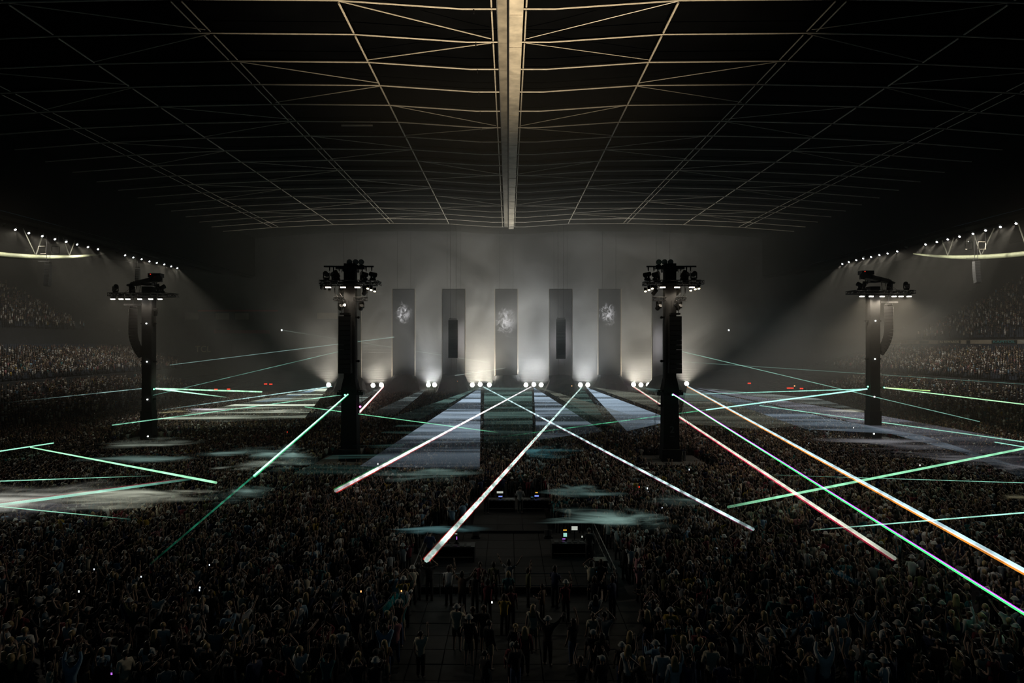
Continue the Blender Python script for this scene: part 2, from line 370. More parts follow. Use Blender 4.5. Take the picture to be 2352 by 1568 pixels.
for px in (441, 511, 556): MB().box(W(px, 726, 171.4), (3.4, .2, 1.6)).build('wall_panel', M['board_pale'], wb)
# far-end tiers behind the stage
for nm, (ya, za, yb, zb) in dict(lower_end_tier=(158, 1.5, 165, 5.5), upper_end_tier=(164, 9, 171, 15)).items():
    mb = MB()
    for i in range(8): mb.box((0, ya + (i + .5) * (yb - ya) / 8, za + i * (zb - za) / 8 - .4), (116, (yb - ya) / 8, (zb - za) / 8 + .8))
    mb.build(nm, M['concrete'], wb)

# advertising panels on the balcony edge with their lettering
def board(y, length, txt, face, ink, side, h=.66, size=.56):
    sgn = -1 if side == 'left' else 1
    b = MB().box((0, 0, 0), (.08, length, h)).build('advertising_panel', M[face], walls[side]); b.location = (sgn * 92.0, y, 11.86)
    if txt:
        text(txt, size, M[ink], b, (-sgn * .06, 0, 0), (pi / 2, 0, -sgn * pi / 2), wide=length * .88)
    return b
def yd(px): return 92.0 * F / abs(px - CX)
def span(a, b): ya, yb = yd(a), yd(b); return (ya + yb) / 2, abs(ya - yb)
for a, b, t, f, k in ((2156, 2206, 'RS REWARDS', 'board_dark', 'cream'), (2278, 2336, 'KAPITOL', 'board_dark', 'teal'), (2338, 2372, 'V', 'board_pale', 'grey'), (2220, 2228, '', 'board_dark', 'grey'),
                      (2050, 2068, '', 'fascia', 'cream'), (2084, 2104, '', 'board_pale', 'grey'), (2112, 2132, '', 'board_dark', 'grey')):
    y, l = span(a, b); board(y, l, t, f, k, 'right')
lb = MB(); lb.box(W(468, 802, 171.3), (14, .15, 2.6)); o = lb.build('wall_panel', M['board_dark'], wb)
text('TCL', 2.2, M['cream'], o, W(466, 802, 171.15), (pi / 2, 0, 0))
for k, (a, b) in enumerate(((2192, 2205), (2212, 2216))):
    y, l = span(a, b); q = W((a + b) / 2, 793.5, y); MB().box((91.7, y, q.z), (.06, l * .6, .13)).build('lit_strip', M['scr_white'], walls['right'])

# ------------------------------------------------------------------ roof edge: floodlights, sagging girders, hung loudspeakers
def head_lamp(name, label, cat, loc, aim, power, cone, col, group, lens='lens_roof', sc=1.0, blend=.5, lit=True, stand_fill=None):
    t = thing(name, label, cat, loc, 0, group)
    d = (Vector(aim) - Vector(loc)).normalized(); q = d.to_track_quat('-Z', 'Y').to_matrix()
    MB().tube(-d * .02, -d * .55 * sc, .26 * sc, 10, .16 * sc).build('housing', M['steel'], t)
    MB().box((0, 0, .45 * sc), (.7 * sc, .12, .22 * sc)).build('bracket', M['steel'], t)
    MB().tube(Vector((0, 0, .45 * sc)), -d * .3 * sc, .04, 6).build('arm', M['steel'], t)
    MB().tube(d * .0, d * .06, .22 * sc, 12).build('lens', M[lens if lit else 'black'], t)
    if lit: spot('lamp', t, d * .15, d * 20, power, col, cone, blend, .12)
    if lit and stand_fill is not None: spot('stand_fill', t, d * .2 + Vector((0, 0, -.1)), stand_fill, P_STAND_FILL, col, 130, 1.0, .2)  # second spot, added to brighten the crowd in the stands
    return t
RL = [(8, 518, 0), (35, 527, 1), (66, 535, 1), (97, 542, 1), (126, 549, 1), (152, 555, 1), (177, 561, 1), (202, 567, 1), (225, 572, 1), (268, 580, 0), (287, 586, 1), (306, 591, 1), (325, 595, 1), (343, 600, 1), (360, 603.5, 1), (377, 607, 1), (393, 611.5, 1), (407, 615.5, 1)]
RR = [(2334, 513, 1), (2298, 521, 1), (2264, 529, 1), (2235, 536.5, 1), (2204, 543, 1), (2177, 549.5, 1), (2152, 555.5, 1), (2126, 561, 1), (2081, 571, 0), (2061, 577, 1), (2039, 582, 1), (2020, 585.5, 1), (2001, 590, 1), (1983, 593.5, 1), (1967, 597, 1), (1950, 601.5, 1), (1935, 606, 1)]
ORD = 'first second third fourth fifth sixth seventh eighth ninth tenth eleventh twelfth thirteenth fourteenth fifteenth sixteenth seventeenth eighteenth'.split()
for side, sgn, L_ in (('left', -1, RL), ('right', 1, RR)):
    for i, (px, py, lit) in enumerate(L_):
        D = 15.0 * F / (CY - py); p = W(px, py, D)
        head_lamp('roof_floodlight', f"{'lit' if lit else 'unlit'} floodlight on the {side} roof edge, {ORD[i]} from the frame edge", 'floodlight', p,
                  p + Vector((-sgn * 10.5, -1.5, -12.5)), P_ROOF * (.65 if sgn < 0 else 1) * 1.25, 28, (1, .93, .80), f'floodlights along the {side} roof edge', lit=lit, sc=.62, blend=.5, stand_fill=Vector((sgn * 22, 4, -17)) if i % 2 else None)
    for i, D in enumerate((54, 64, 75)):      # the row goes on towards the near end of the hall
        p = Vector((sgn * 66, D, 26.6))
        head_lamp('roof_floodlight', f"lit floodlight on the {side} roof edge beyond the frame, {ORD[i]} of three", 'floodlight', p, Vector((sgn * 16, 34 + 2 * i, 0)), P_ROOF * .8, 60, (1, .90, .72), f'floodlights along the {side} roof edge', sc=.8, blend=1.0)
    t = tag(thing('roof_edge_girder', f'pale sagging tube girder with struts under the {side} roof edge', 'girder'))
    xs = sgn * 67.6
    def zc(y): u = (y / 1.024 - 80) / 34; return H + (11.2 + 4.0 * u * u * (1 if y > 82 else .4)) * 1.024
    MB().path([(xs, y, zc(y)) for y in [60, 66, 72, 76, 80, 84, 88, 92, 96, 100, 104, 108, 111, 114]], [.40] * 7 + [.38, .36, .33, .28, .22, .16, .1], 8).build('chord_tube', M['arc'], t, True)
    for yc, ya, yb in ((88.8, 87.4, 90.6), (97.6, 95.0, 99.2), (105, 103.6, 106.4)):
        for ye in (ya, yb): MB().tube((xs, yc, zc(yc) + .2), (xs, ye, 27.6), .09, 6).build('strut', M['arcstrut'], t)
    MB().box((xs, 100, 27.95), (.5, 120, .3)).build('edge_beam', M['roofdeck'], t)
    # wire frames hung over the girder and slim line array under it
    q = W(115 if sgn < 0 else 2243, 574 if sgn < 0 else 564, 93)
    t = thing('suspended_truss', f'two small open square frames hung above the {side} roof girder', 'truss', q)
    for ox in (-1.05, .75):
        f = MB()
        for a, b in (((-.5, -.5), (.5, -.5)), ((.5, -.5), (.5, .5)), ((.5, .5), (-.5, .5)), ((-.5, .5), (-.5, -.5))): f.tube((ox + a[0], 0, a[1]), (ox + b[0], 0, b[1]), .05, 5)
        f.build('frame_square', M['girder'], t)
    for ox in (-1.5, 1.2): MB().tube((ox, 0, .4), (ox, 0, 28.2 - q.z), .02, 5).build('hanger_wire', M['black'], t)

def line_array(label, top, n, bw, bh, bd, curve, rz, group, mat='scrim', cab=0.0):
    """curve(i) -> tilt in radians of box i; boxes hang below each other"""
    t = thing('line_array_speaker', label, 'loudspeaker', top, rz, group)
    MB().box((0, 0, .22), (bw * .8, bd * .9, .16)).build('rigging_frame', M['black'], t)
    for s in (-1, 1): MB().tube((s * bw * .3, 0, .2), (s * bw * .3, 0, .2 + cab), .03, 5).build('hanging_cable', M['black'], t)
    pz, py = 0.0, 0.0
    for i in range(n):
        a = curve(i); rot = Matrix.Rotation(a, 3, 'X')
        c = Vector((0, py, pz)) + rot @ Vector((0, 0, -bh / 2))
        b = MB().box((0, 0, 0), (bw, bd, bh * .965)).build('speaker_box', M[mat], t); b.location = c; b.rotation_euler = (a, 0, 0)
        MB().box((0, -bd / 2 - .01, 0), (bw * .92, .04, bh * .8)).build('grille', M['grille'], b)
        e = rot @ Vector((0, 0, -bh)); pz += e.z; py += e.y
    return t
for side, sgn, px, py in (('left', -1, 111, 607), ('right', 1, 2242, 600)):
    top = W(px, py, 97)
    t = line_array(f'slim hung loudspeaker column below the {side} roof girder', top, 8, .75, .39, .6, lambda i: -.03 * i, 0, 'roof loudspeakers', mat='steel', cab=26.8 - top.z)
    MB().box((-.6, 0, .45), (1.6, .1, .08)).build('cross_bar', M['steel'], t)
top = W(316, 617, 118); line_array('slim hung loudspeaker column behind the outer tower below the floodlights', top, 8, .7, .38, .5, lambda i: 0, 0, 'roof loudspeakers', mat='steel', cab=26.5 - top.z)

# ------------------------------------------------------------------ delay towers
def moving_head(label, loc, yaw, pitch, flip=False, group='moving heads on the towers', sc=1.0, lit=None):
    t = thing('moving_head_light', label, 'stage light', loc, yaw, group); u = -1 if flip else 1
    MB().box((0, 0, u * .1 * sc), (.42 * sc, .42 * sc, .2 * sc)).build('base', M['black'], t)
    y = MB()
    for s in (-1, 1): y.box((s * .25 * sc, 0, u * .42 * sc), (.07 * sc, .16 * sc, .5 * sc))
    y.box((0, 0, u * .22 * sc), (.56 * sc, .18 * sc, .08 * sc)).build('yoke', M['black'], t)
    c = Vector((0, 0, u * .55 * sc)); d = Vector((0, cos(pitch), sin(pitch)))
    MB().tube(c - d * .3 * sc, c + d * .34 * sc, .19 * sc, 10, .23 * sc).build('lamp_head', M['black'], t)
    MB().tube(c + d * .34 * sc, c + d * .37 * sc, .19 * sc, 12).build('lens', lit or M['steel'], t)
    return t
def strip_lamp(label, loc, group, power, width=.62, tilt=0.0, lens='lens_strip', aim=None, col=(1, .86, .66), cone=150):
    t = thing('strip_lamp', label, 'lamp', loc, 0, group)
    MB().box((0, 0, .13), (width * 1.05, .26, .2), taper=.8).build('housing', M['black'], t)
    MB().box((0, 0, .38), (.06, .06, .32)).build('clamp', M['black'], t)
    MB().box((0, -.08, .0), (width * .92, .16, .09)).build('lens', M[lens], t)
    spot('lamp', t, (0, -.05, -.12), aim or (0, -.6, -5), power, col, cone, .8, .15)
    return t
def can_lamp(label, loc, d, group, lens='lens_warm', sc=1.0, power=0):
    t = thing('can_lamp', label, 'lamp', loc, 0, group); d = Vector(d).normalized()
    MB().tube(-d * .3 * sc, d * .02, .12 * sc, 10, .13 * sc).build('can', M['black'], t)
    MB().box((0, 0, .26 * sc), (.3 * sc, .05, .16 * sc)).build('yoke', M['black'], t)
    MB().tube(d * .02, d * .05, .115 * sc, 10).build('lens', M[lens], t)
    return t
def lattice(mb, p, q, h, n, r=.035, depth=.35):
    """a box truss from p to q hanging down by h"""
    p, q = Vector(p), Vector(q); ax = (q - p).normalized(); back = ax.cross(Vector((0, 0, 1))).normalized() * depth
    for o in (Vector((0, 0, 0)), Vector((0, 0, -h)), back, back + Vector((0, 0, -h))): mb.tube(p + o, q + o, r, 5)
    for k in range(n):
        a, b = p.lerp(q, k / n), p.lerp(q, (k + 1) / n)
        for o in (Vector((0, 0, 0)), back):
            if k % 2: mb.tube(a + o, b + o + Vector((0, 0, -h)), r * .6, 4)
            else: mb.tube(a + o + Vector((0, 0, -h)), b + o, r * .6, 4)
        mb.tube(a, a + Vector((0, 0, -h)), r * .6, 4); mb.tube(a + back, a + back + Vector((0, 0, -h)), r * .6, 4); mb.tube(a, a + back, r * .6, 4)
    mb.tube(q, q + Vector((0, 0, -h)), r * .6, 4); mb.tube(q, q + back, r * .6, 4)
    return mb
ins = {}
def inner_tower(side, cxp, sg, base_py):
    D = 62.0; s = D / F; bx = (cxp - CX) * s
    X = lambda px: (px - 805) * s * sg            # pixel columns of the left tower, mirrored for the other
    Z = lambda py: H - (py - 788) * s
    nm = f'{side} inner tower'
    t = thing('delay_tower', f'tall black delay tower on the {side} of the field centre, square to the stage', 'tower', (bx, D, 0), 0, 'delay towers')
    dk = MB(); dk.box((0, -.2, .93), (5.4, 5.2, .14)); dk.build('base_deck', M['deck'], t)
    sk = MB(); sk.box((0, -.2, .44), (5.2, 5.0, .88)); sk.build('deck_skirt', M['scrim'], t)
    for i in range(3):
        for j in range(2): MB().box((-1.8 + i * 1.8, -1.5 + j * 2.6, 1.015), (1.76, 2.55, .03 + .006 * ((i + j) % 2))).build('deck_panel', M['deck'], t)
    MB().box((0, 0, 9.9), (.98, .98, 17.8)).build('mast', M['scrim'], t)
    MB().loft([[Vector((a * hw, b * hw, z)) for a, b in ((-1, -1), (1, -1), (1, 1), (-1, 1))] for z, hw in ((1.0, .78), (3.4, .70), (Z(906), .66), (Z(893), .70), (Z(868), .52))]).build('mast_sleeve', M['scrim'], t)
    MB().box((.05 * sg, -.86, 1.55), (1.7, .5, 1.1)).build('base_drape', M['scrim'], t)
    if side == 'right':
        for k in range(3): MB().tube((1.0 + .13 * k, -.6, 1.0), (1.0 + .13 * k, -.6, 1.9), .06, 8).build('base_cylinder', M['grey' if False else 'steel'], t)
        text('2', .85, M['numeral'], t, (.05, -.72, 3.4), (pi / 2, 0, 0), 'BOTTOM')
        MB().box((.05, -.72, 3.25), (.4, .01, .05)).build('numeral_bar', M['numeral'], t)
    # top cross arm, chain hoists
    MB().box(((X(744) + X(858)) / 2, 0, Z(612)), (abs(X(858) - X(744)), .18, .13)).build('cross_arm', M['black'], t)
    MB().box(((X(772) + X(838)) / 2, 0, Z(614.5)), (abs(X(838) - X(772)), .5, .28)).build('arm_sleeve', M['black'], t)
    MB().box(((X(790) + X(822)) / 2, 0, Z(618)), (1.3, 1.1, .5)).build('mast_head', M['black'], t)
    for px in (757, 766, 780, 832, 841, 854):
        MB().tube((X(px), 0, Z(613)), (X(px), 0, Z(622)), .07, 6, .05).build('chain_hoist', M['black'], t)
        MB().tube((X(px), 0, Z(622)), (X(px), 0, Z(646)), .016, 4).build('chain', M['black'], t)
    for k in range(8): MB().tube((X(776 + k * 7.5), .2, Z(616)), (X(776 + k * 7.5), .2, Z(620 + (k * 5) % 7)), .03, 4).build('cable_tail', M['black'], t)
    # lamp truss (four sides) and lower truss
    tz = Z(646); th = .33; xa, xb = X(742), X(863); x0, x1 = min(xa, xb), max(xa, xb)
    lt = MB()
    for yy in (-1.0, 1.0): lattice(lt, (x0, yy, tz), (x1, yy, tz), th, 16)
    for xx in (x0, x1): lattice(lt, (xx, -1.0, tz), (xx, 1.0, tz), th, 4)
    lt.build('lamp_truss', M['truss'], t)
    for a, b in ((772, 795), (818, 848)):
        a_, b_ = sorted((X(a), X(b))); lattice(MB(), (a_, -.7, Z(684)), (b_, -.7, Z(684)), .3, 5).build('lower_truss', M['truss'], t)
    for px in (774, 783, 846):
        for o in (0, 1.6): MB().tube((X(px + o), -.7, Z(655)), (X(px + o), -.7, Z(684)), .018, 4).build('suspension_rod', M['black'], t)
    for a, b in ((772, 780), (783, 790)): MB().path([(X(a), -.6, Z(662)), (X(a + 1), -.6, Z(674)), (X(b), -.6, Z(683)), (X(b + 6), -.6, Z(686))], .03, 5).build('cable_loop', M['black'], t)
    MB().path([(X(809.5), -.55, Z(726)), (X(809.5), -.55, Z(800)), (X(811.5), -.55, Z(856))], .035, 5).build('cable_seam', M['steel'], t)
    for px, py in ((822, 729), (822, 829)):
        MB().box((X(px), 0, Z(py)), (.36, .3, .18)).build('mast_clamp', M['black'], t); MB().tube((X(824), -.15, Z(py)), (X(824), .15, Z(py)), .12, 8).build('clamp_knob', M['black'], t)
    for px, py in ((789, 932), (826, 931)):
        MB().box((X(px), 0, Z(py)), (.38, .3, .2)).build('mast_clamp', M['black'], t)
    for px in (818.5, 820): MB().tube((X(px), .1, Z(735)), (X(px), .1, Z(900)), .02, 4).build('riser_cable', M['steel'], t)
    for px in (786, 827):
        MB().box((X(px), -.1, Z(903)), (.75, .8, .26)).build('laser_shelf', M['black'], t)
        for yy in (-.4, .3):
            MB().tube((X(px) - .3, yy, Z(896)), (X(px) + .3, yy, Z(896)), .025, 5).build('shelf_rail', M['black'], t)
            for o in (-.3, .3): MB().tube((X(px) + o, yy, Z(901)), (X(px) + o, yy, Z(896)), .022, 5).build('rail_post', M['black'], t)
    for pa, pb, qy in ((784, 762, 985), (786.5, 768, 985), (829, 845, 972), (831, 848, 976), (791, 790.5, 990)):
        MB().tube((X(pa), -.1, Z(905)), (X(pb), -1.2, Z(qy)), .016, 4).build('guy_wire', M['black'], t)
    if side == 'left': MB().ball((X(829), -.3, Z(933)), .1).build('pink_marker', M['pinkdot'], t)
    # things carried by the tower
    P = lambda px, py, y=0: Vector((bx + X(px), D + y, Z(py)))
    nms = ('outermost', 'second', 'third', 'fourth', 'fifth', 'innermost')
    for k, (px, y, yw, pt) in enumerate(((756, -1.0, .5, .3), (764, .6, 2.6, .5), (779, -.9, 1.2, .9), (829, .8, -.6, 1.1), (842, -.9, 2.2, .2), (860, -.8, -.9, -.2))):
        moving_head(f'black moving head light standing on the {nm} truss, {ORD[k]} along', P(px, 646, y), yw * sg, pt, False, f'moving heads on the {nm}', 1.0)
    for k, (px, py) in enumerate(((786, 693), (832.5, 693))):
        moving_head(f'black moving head hanging {"array side" if k == 0 else "free side"} under the lower truss of {nm}', P(px, py, -.5), .4, -.5, True, f'moving heads on the {nm}', .9)
    for k, px in enumerate((783, 836)):
        moving_head(f'black moving head hanging {"array side" if k == 0 else "free side"} under the lamp truss of {nm}', P(px, 656.5, .5), 1.0, -.8, True, f'moving heads on the {nm}', .9)
    for k, px in enumerate((761, 794.5, 827)):
        strip_lamp(f'glowing white strip lamp under the {nm} truss, {("at the array end", "at the mast", "at the free end")[k]}', P(px, 662, -1.0), f'strip lamps on the {nm}', P_TOWER, .5, aim=(0, -.7, -5))
    k = 0
    for px, py, y in ((745, 664, -1.0), (749.5, 664.5, -.5), (755, 666, .2), (850, 664, -1.0), (854.5, 666, -.4), (859.5, 668, .2)):
        far = px < 800 and side == 'left'
        can_lamp(f'small round lamp, {("array" if px < 800 else "free")} end cluster of {nm}, {ORD[k % 3]} along', P(px, py, y), (0, -.5, -1), f'cluster lamps on the {nm}', 'steel' if far else 'lens_warm', .95); k += 1
    can_lamp(f'single dim round lamp by the mast below the lower truss of {nm}', P(796, 701, -.7), (0, -1, -.3), f'cluster lamps on the {nm}', 'lens_strip' if side == 'left' else 'steel', 1.0)
    for i, px in enumerate((804, 818, 831)):
        d = thing('beacon_floodlight', f'dark floodlight on top of the {nm}, {ORD[i]} of three', 'floodlight', P(px, 611), 0, f'floodlights on top of the {nm}')
        MB().tube((0, -.25, .34), (0, .2, .40), .26, 10, .18).build('housing', M['black'], d); MB().tube((0, -.27, .335), (0, -.25, .34), .23, 12).build('lens', M['steel'], d)
        MB().tube((0, 0, .1), (0, 0, .34), .05, 6).build('stand', M['black'], d); MB().box((0, 0, .06), (.4, .3, .1)).build('foot', M['black'], d)
    top = P(797.5, 727, -.75)
    line_array(f'long black line array hung on the front of the {nm}', top, 12, 1.08, .428, .6, lambda i: (-.012 if i < 8 else -.05) * 1.0, 0, 'tower line arrays', cab=1.2)
    lp = thing('laser_projector', f'small laser projector with a green aperture on the {nm} mast', 'projector', P(798 if side == 'left' else 803.5, 905, -.9), 0, 'laser projectors')
    MB().box((0, .12, 0), (.3, .3, .2)).build('body', M['black'], lp); MB().ball((0, -.06, 0), .075).build('aperture', M['green'], lp); MB().box((0, .32, -.02), (.12, .2, .1)).build('bracket', M['black'], lp)
    for k, px in enumerate((786, 827)):
        lp2 = thing('laser_projector', f'black laser projector on the {("array side", "free side")[k]} shelf of the {nm}', 'projector', P(px, 900.2, -.1), 0, 'laser projectors')
        MB().box((0, 0, .1), (.4, .5, .2)).build('body', M['black'], lp2); MB().box((0, -.26, .1), (.16, .03, .1)).build('aperture', M['steel'], lp2)
    return t
inner_tower('left', 805, 1, 1045)
inner_tower('right', 1538, -1, 1058)

def outer_tower(side, cxp, sg, dy):
    D = 75.0; s = D / F; bx = (cxp - CX) * s
    X = lambda px: (px - 342) * s * sg
    Z = lambda py: H - (py + dy - 788) * s
    nm = f'{side} outer tower'
    t = thing('delay_tower', f'tall black delay tower near the {side} stand with a slanting top beam', 'tower', (bx, D, 0), 0, 'delay towers')
    MB().box((0, -.2, .45), (5.2, 5, .9)).build('deck_skirt', M['scrim'], t); MB().box((0, -.2, .95), (5.4, 5.2, .12)).build('base_deck', M['deck'], t)
    MB().box((0, 0, 9.4), (1.08, 1.0, 16.8)).build('mast', M['scrim'], t)
    MB().box((0, 0, 2.6), (1.26, 1.2, 3.2)).build('mast_sleeve', M['scrim'], t)
    MB().box((0, 0, Z(652)), (1.12, 1.05, .3)).build('mast_head', M['black'], t)
    # slanting beam: it points diagonally across the field
    a, b = Vector((X(267), 2.2, Z(651))), Vector((X(388), -2.2, Z(644)))
    d = (b - a)
    bm = MB(); bm.tube(a, a + d * .2, .13, 6); bm.build('beam_tip', M['black'], t)
    bm = MB(); bm.tube(a + d * .16, a + d * .52, .27, 8, .33); bm.build('beam_sleeve', M['black'], t)
    bm = MB(); bm.tube(a + d * .45, b, .30, 8, .38); bm.build('beam', M['black'], t)
    for k in range(9): MB().tube(a + d * (.2 + .08 * k) + Vector((0, 0, -.1)), a + d * (.2 + .08 * k) + Vector((0, 0, .32)), .05, 5).build('beam_clip', M['black'], t)
    c = Vector((X(375.5), -1.6, Z(636)))
    MB().box(c, (1.3, .9, .42)).build('counterweight', M['black'], t)
    for o in (-.5, .5): MB().box(c + Vector((o, 0, -.42)), (.14, .6, .5)).build('weight_bracket', M['black'], t)
    MB().ball(c + Vector((-.35, -.47, .1)), .05).build('red_marker', M['reddot'], t)
    for px, q in ((274, .06), (303, .3), (320, .42), (372, .87), (381, .94)):
        p = a + d * q; MB().tube(p, Vector((p.x, p.y, Z(661))), .05, 6, .03).build('chain_hoist', M['black'], t); MB().tube(Vector((p.x, p.y, Z(661))), Vector((p.x, p.y * .3, Z(674))), .016, 4).build('chain', M['black'], t)
    x0, x1 = sorted((X(262), X(395)))
    lt = MB(); tz = Z(674)
    for yy in (-.9, .9): lattice(lt, (x0, yy, tz), (x1, yy, tz), .34, 18)
    for xx in (x0, x1): lattice(lt, (xx, -.9, tz), (xx, .9, tz), .34, 4)
    lt.build('lamp_truss', M['truss'], t)
    for py in (743, 830, 916, 1000):
        MB().ball((X(343 + (py - 743) * .014), -.62, Z(py)), .095).build('marker_lamp', M['dot'], t)
        for ss in (-1, 1): MB().box((ss * .68, 0, Z(py)), (.34, .22, .16)).build('mast_clamp', M['black'], t)
    for px in (326, 328): MB().path([(X(px), .1, Z(720)), (X(px + 2), .1, Z(760)), (X(px + 1), .1, Z(812))], .02, 4).build('riser_cable', M['steel'], t)
    P = lambda px, py, y=0: Vector((bx + X(px), D + y, Z(py)))
    for k, (px, yw, pt) in enumerate(((276, .3, .6), (314, 1.2, .9), (372, 2.0, 1.3), (381, -.7, .5))):
        moving_head(f'black moving head light standing on the {nm} truss, {ORD[k]} from its far end', P(px, 674, -.9), yw * sg, pt, False, f'moving heads on the {nm}', 1.05)
    for k, px in enumerate((271, 289.5, 305, 332, 357, 378)):
        strip_lamp(f'bright warm lamp under the {nm} truss, {ORD[k]} from the stand side', P(px, 688, -.9), f'lamps on the {nm}', P_OUT if side == 'right' else P_OUT * .16, .46, lens='lens_white', aim=(0, -.8, -5), cone=150)
    top = P(309, 710, -.3)
    line_array(f'black curved line array hanging beside the {nm} mast', top, 15, 1.22, .355, .8, lambda i: 0.0 if i < 7 else .075 * (i - 6), (-1.0 if side == 'left' else 1.0), 'tower line arrays', cab=1.6)
    MB().box((X(309), -.3, Z(700)), (1.9, .25, .2)).build('array_arm', M['black'], t)
    moving_head(f'black moving head light hanging under the {nm} array arm', P(317 if side == 'right' else 362, 708, -.5), .3, -1.2, True, f'moving heads on the {nm}', .9)
    lp = thing('laser_projector', f'small laser projector with a green aperture on the {nm} mast', 'projector', P(356, 893, -.3), 0, 'laser projectors')
    MB().box((-.1 * sg, .05, 0), (.3, .3, .22)).build('body', M['black'], lp); MB().ball((.1 * sg, -.12, 0), .085).build('aperture', M['green'], lp); MB().box((-.3 * sg, .05, 0), (.2, .12, .1)).build('bracket', M['black'], lp)
    return t
outer_tower('left', 342, 1, 0)
outer_tower('right', 2005, -1, -6)
# second aperture on the stand side of the right outer tower
p = W(2029, 889.5, 74.6); lp = thing('laser_projector', 'small laser projector on the stand side of the right outer tower mast', 'projector', p, 0, 'laser projectors')
MB().box((-.15, .1, 0), (.3, .3, .2)).build('body', M['black'], lp); MB().ball((.05, -.08, 0), .075).build('aperture', M['green'], lp); MB().box((-.35, .1, 0), (.16, .1, .1)).build('bracket', M['black'], lp)

# ------------------------------------------------------------------ the stage
DZ = .9
st = thing('stage_deck', 'long low black stage deck carrying tall columns and bright lamps', 'stage', (0, 0, 0))
MB().box((1, 149, DZ / 2 + .2), (98, 17, DZ - .4)).build('deck_body', M['scrim'], st)
for k in range(20): MB().box((-46 + k * 4.9, 149, DZ - .1), (4.86, 17, .2)).build('deck_panel', M['black'], st)
def screen_mat(name, cx, cz, rx, rz, col, strength, seed, soft=False):
    m, nt, out = nmat(name); L = nt.links.new
    tc = N(nt, 'ShaderNodeTexCoord'); sx = N(nt, 'ShaderNodeSeparateXYZ'); L(tc.outputs['Generated'], sx.inputs[0])
    cb = N(nt, 'ShaderNodeCombineXYZ')
    for ax, c, r, k in ((0, cx, rx, 0), (2, cz, rz, 1)):
        a = N(nt, 'ShaderNodeMath', operation='SUBTRACT'); L(sx.outputs[ax], a.inputs[0]); a.inputs[1].default_value = c
        b = N(nt, 'ShaderNodeMath', operation='DIVIDE'); L(a.outputs[0], b.inputs[0]); b.inputs[1].default_value = r; L(b.outputs[0], cb.inputs[k])
    nz = N(nt, 'ShaderNodeTexNoise'); nz.inputs['Scale'].default_value = 1.6; nz.inputs['Detail'].default_value = 6; nz.inputs['Distortion'].default_value = 2.2
    ad = N(nt, 'ShaderNodeVectorMath', operation='ADD'); L(cb.outputs[0], ad.inputs[0]); ad.inputs[1].default_value = (seed, seed * .7, seed); L(ad.outputs[0], nz.inputs['Vector'])
    dv = N(nt, 'ShaderNodeVectorMath', operation='MULTIPLY_ADD'); k = .3 if soft else 1.7; dv.inputs[1].default_value = (k, k, 0); dv.inputs[2].default_value = (-k / 2, -k / 2, 0); L(nz.outputs['Color'], dv.inputs[0])
    a2 = N(nt, 'ShaderNodeVectorMath', operation='ADD'); L(cb.outputs[0], a2.inputs[0]); L(dv.outputs[0], a2.inputs[1])
    ln = N(nt, 'ShaderNodeVectorMath', operation='LENGTH'); L(a2.outputs[0], ln.inputs[0])
    mr = N(nt, 'ShaderNodeMapRange', interpolation_type='SMOOTHSTEP'); mr.inputs['From Min'].default_value = .1; mr.inputs['From Max'].default_value = 1; mr.inputs['To Min'].default_value = 1; mr.inputs['To Max'].default_value = 0
    L(ln.outputs['Value'], mr.inputs['Value'])
    if not soft:
        m2 = N(nt, 'ShaderNodeMapRange'); m2.inputs['From Min'].default_value = .40; m2.inputs['From Max'].default_value = .62; m2.inputs['To Min'].default_value = .05; L(nz.outputs['Fac'], m2.inputs['Value'])
        mu = N(nt, 'ShaderNodeMath', operation='MULTIPLY'); L(mr.outputs[0], mu.inputs[0]); L(m2.outputs[0], mu.inputs[1]); mr = mu
    ms = N(nt, 'ShaderNodeMath', operation='MULTIPLY_ADD'); L(mr.outputs[0], ms.inputs[0]); ms.inputs[1].default_value = strength; ms.inputs[2].default_value = .012
    e = N(nt, 'ShaderNodeEmission'); e.inputs[0].default_value = (*col, 1); L(ms.outputs[0], e.inputs[1]); L(e.outputs[0], out.inputs[0])
    m.cycles.emission_sampling = 'NONE'
    return m
COLS = [(803, 144, None), (927, 147, (930, 720, 22, 26)), (1042, 144, (1062, 780, 26, 60)), (1163, 147, (1164, 738, 28, 34)), (1288, 144, (1288, 785, 34, 60)), (1400, 147, (1397, 720, 22, 28)), (1524, 144, (1512, 790, 24, 60))]
CN = ['leftmost', 'second', 'third', 'central', 'fifth', 'sixth', 'rightmost']
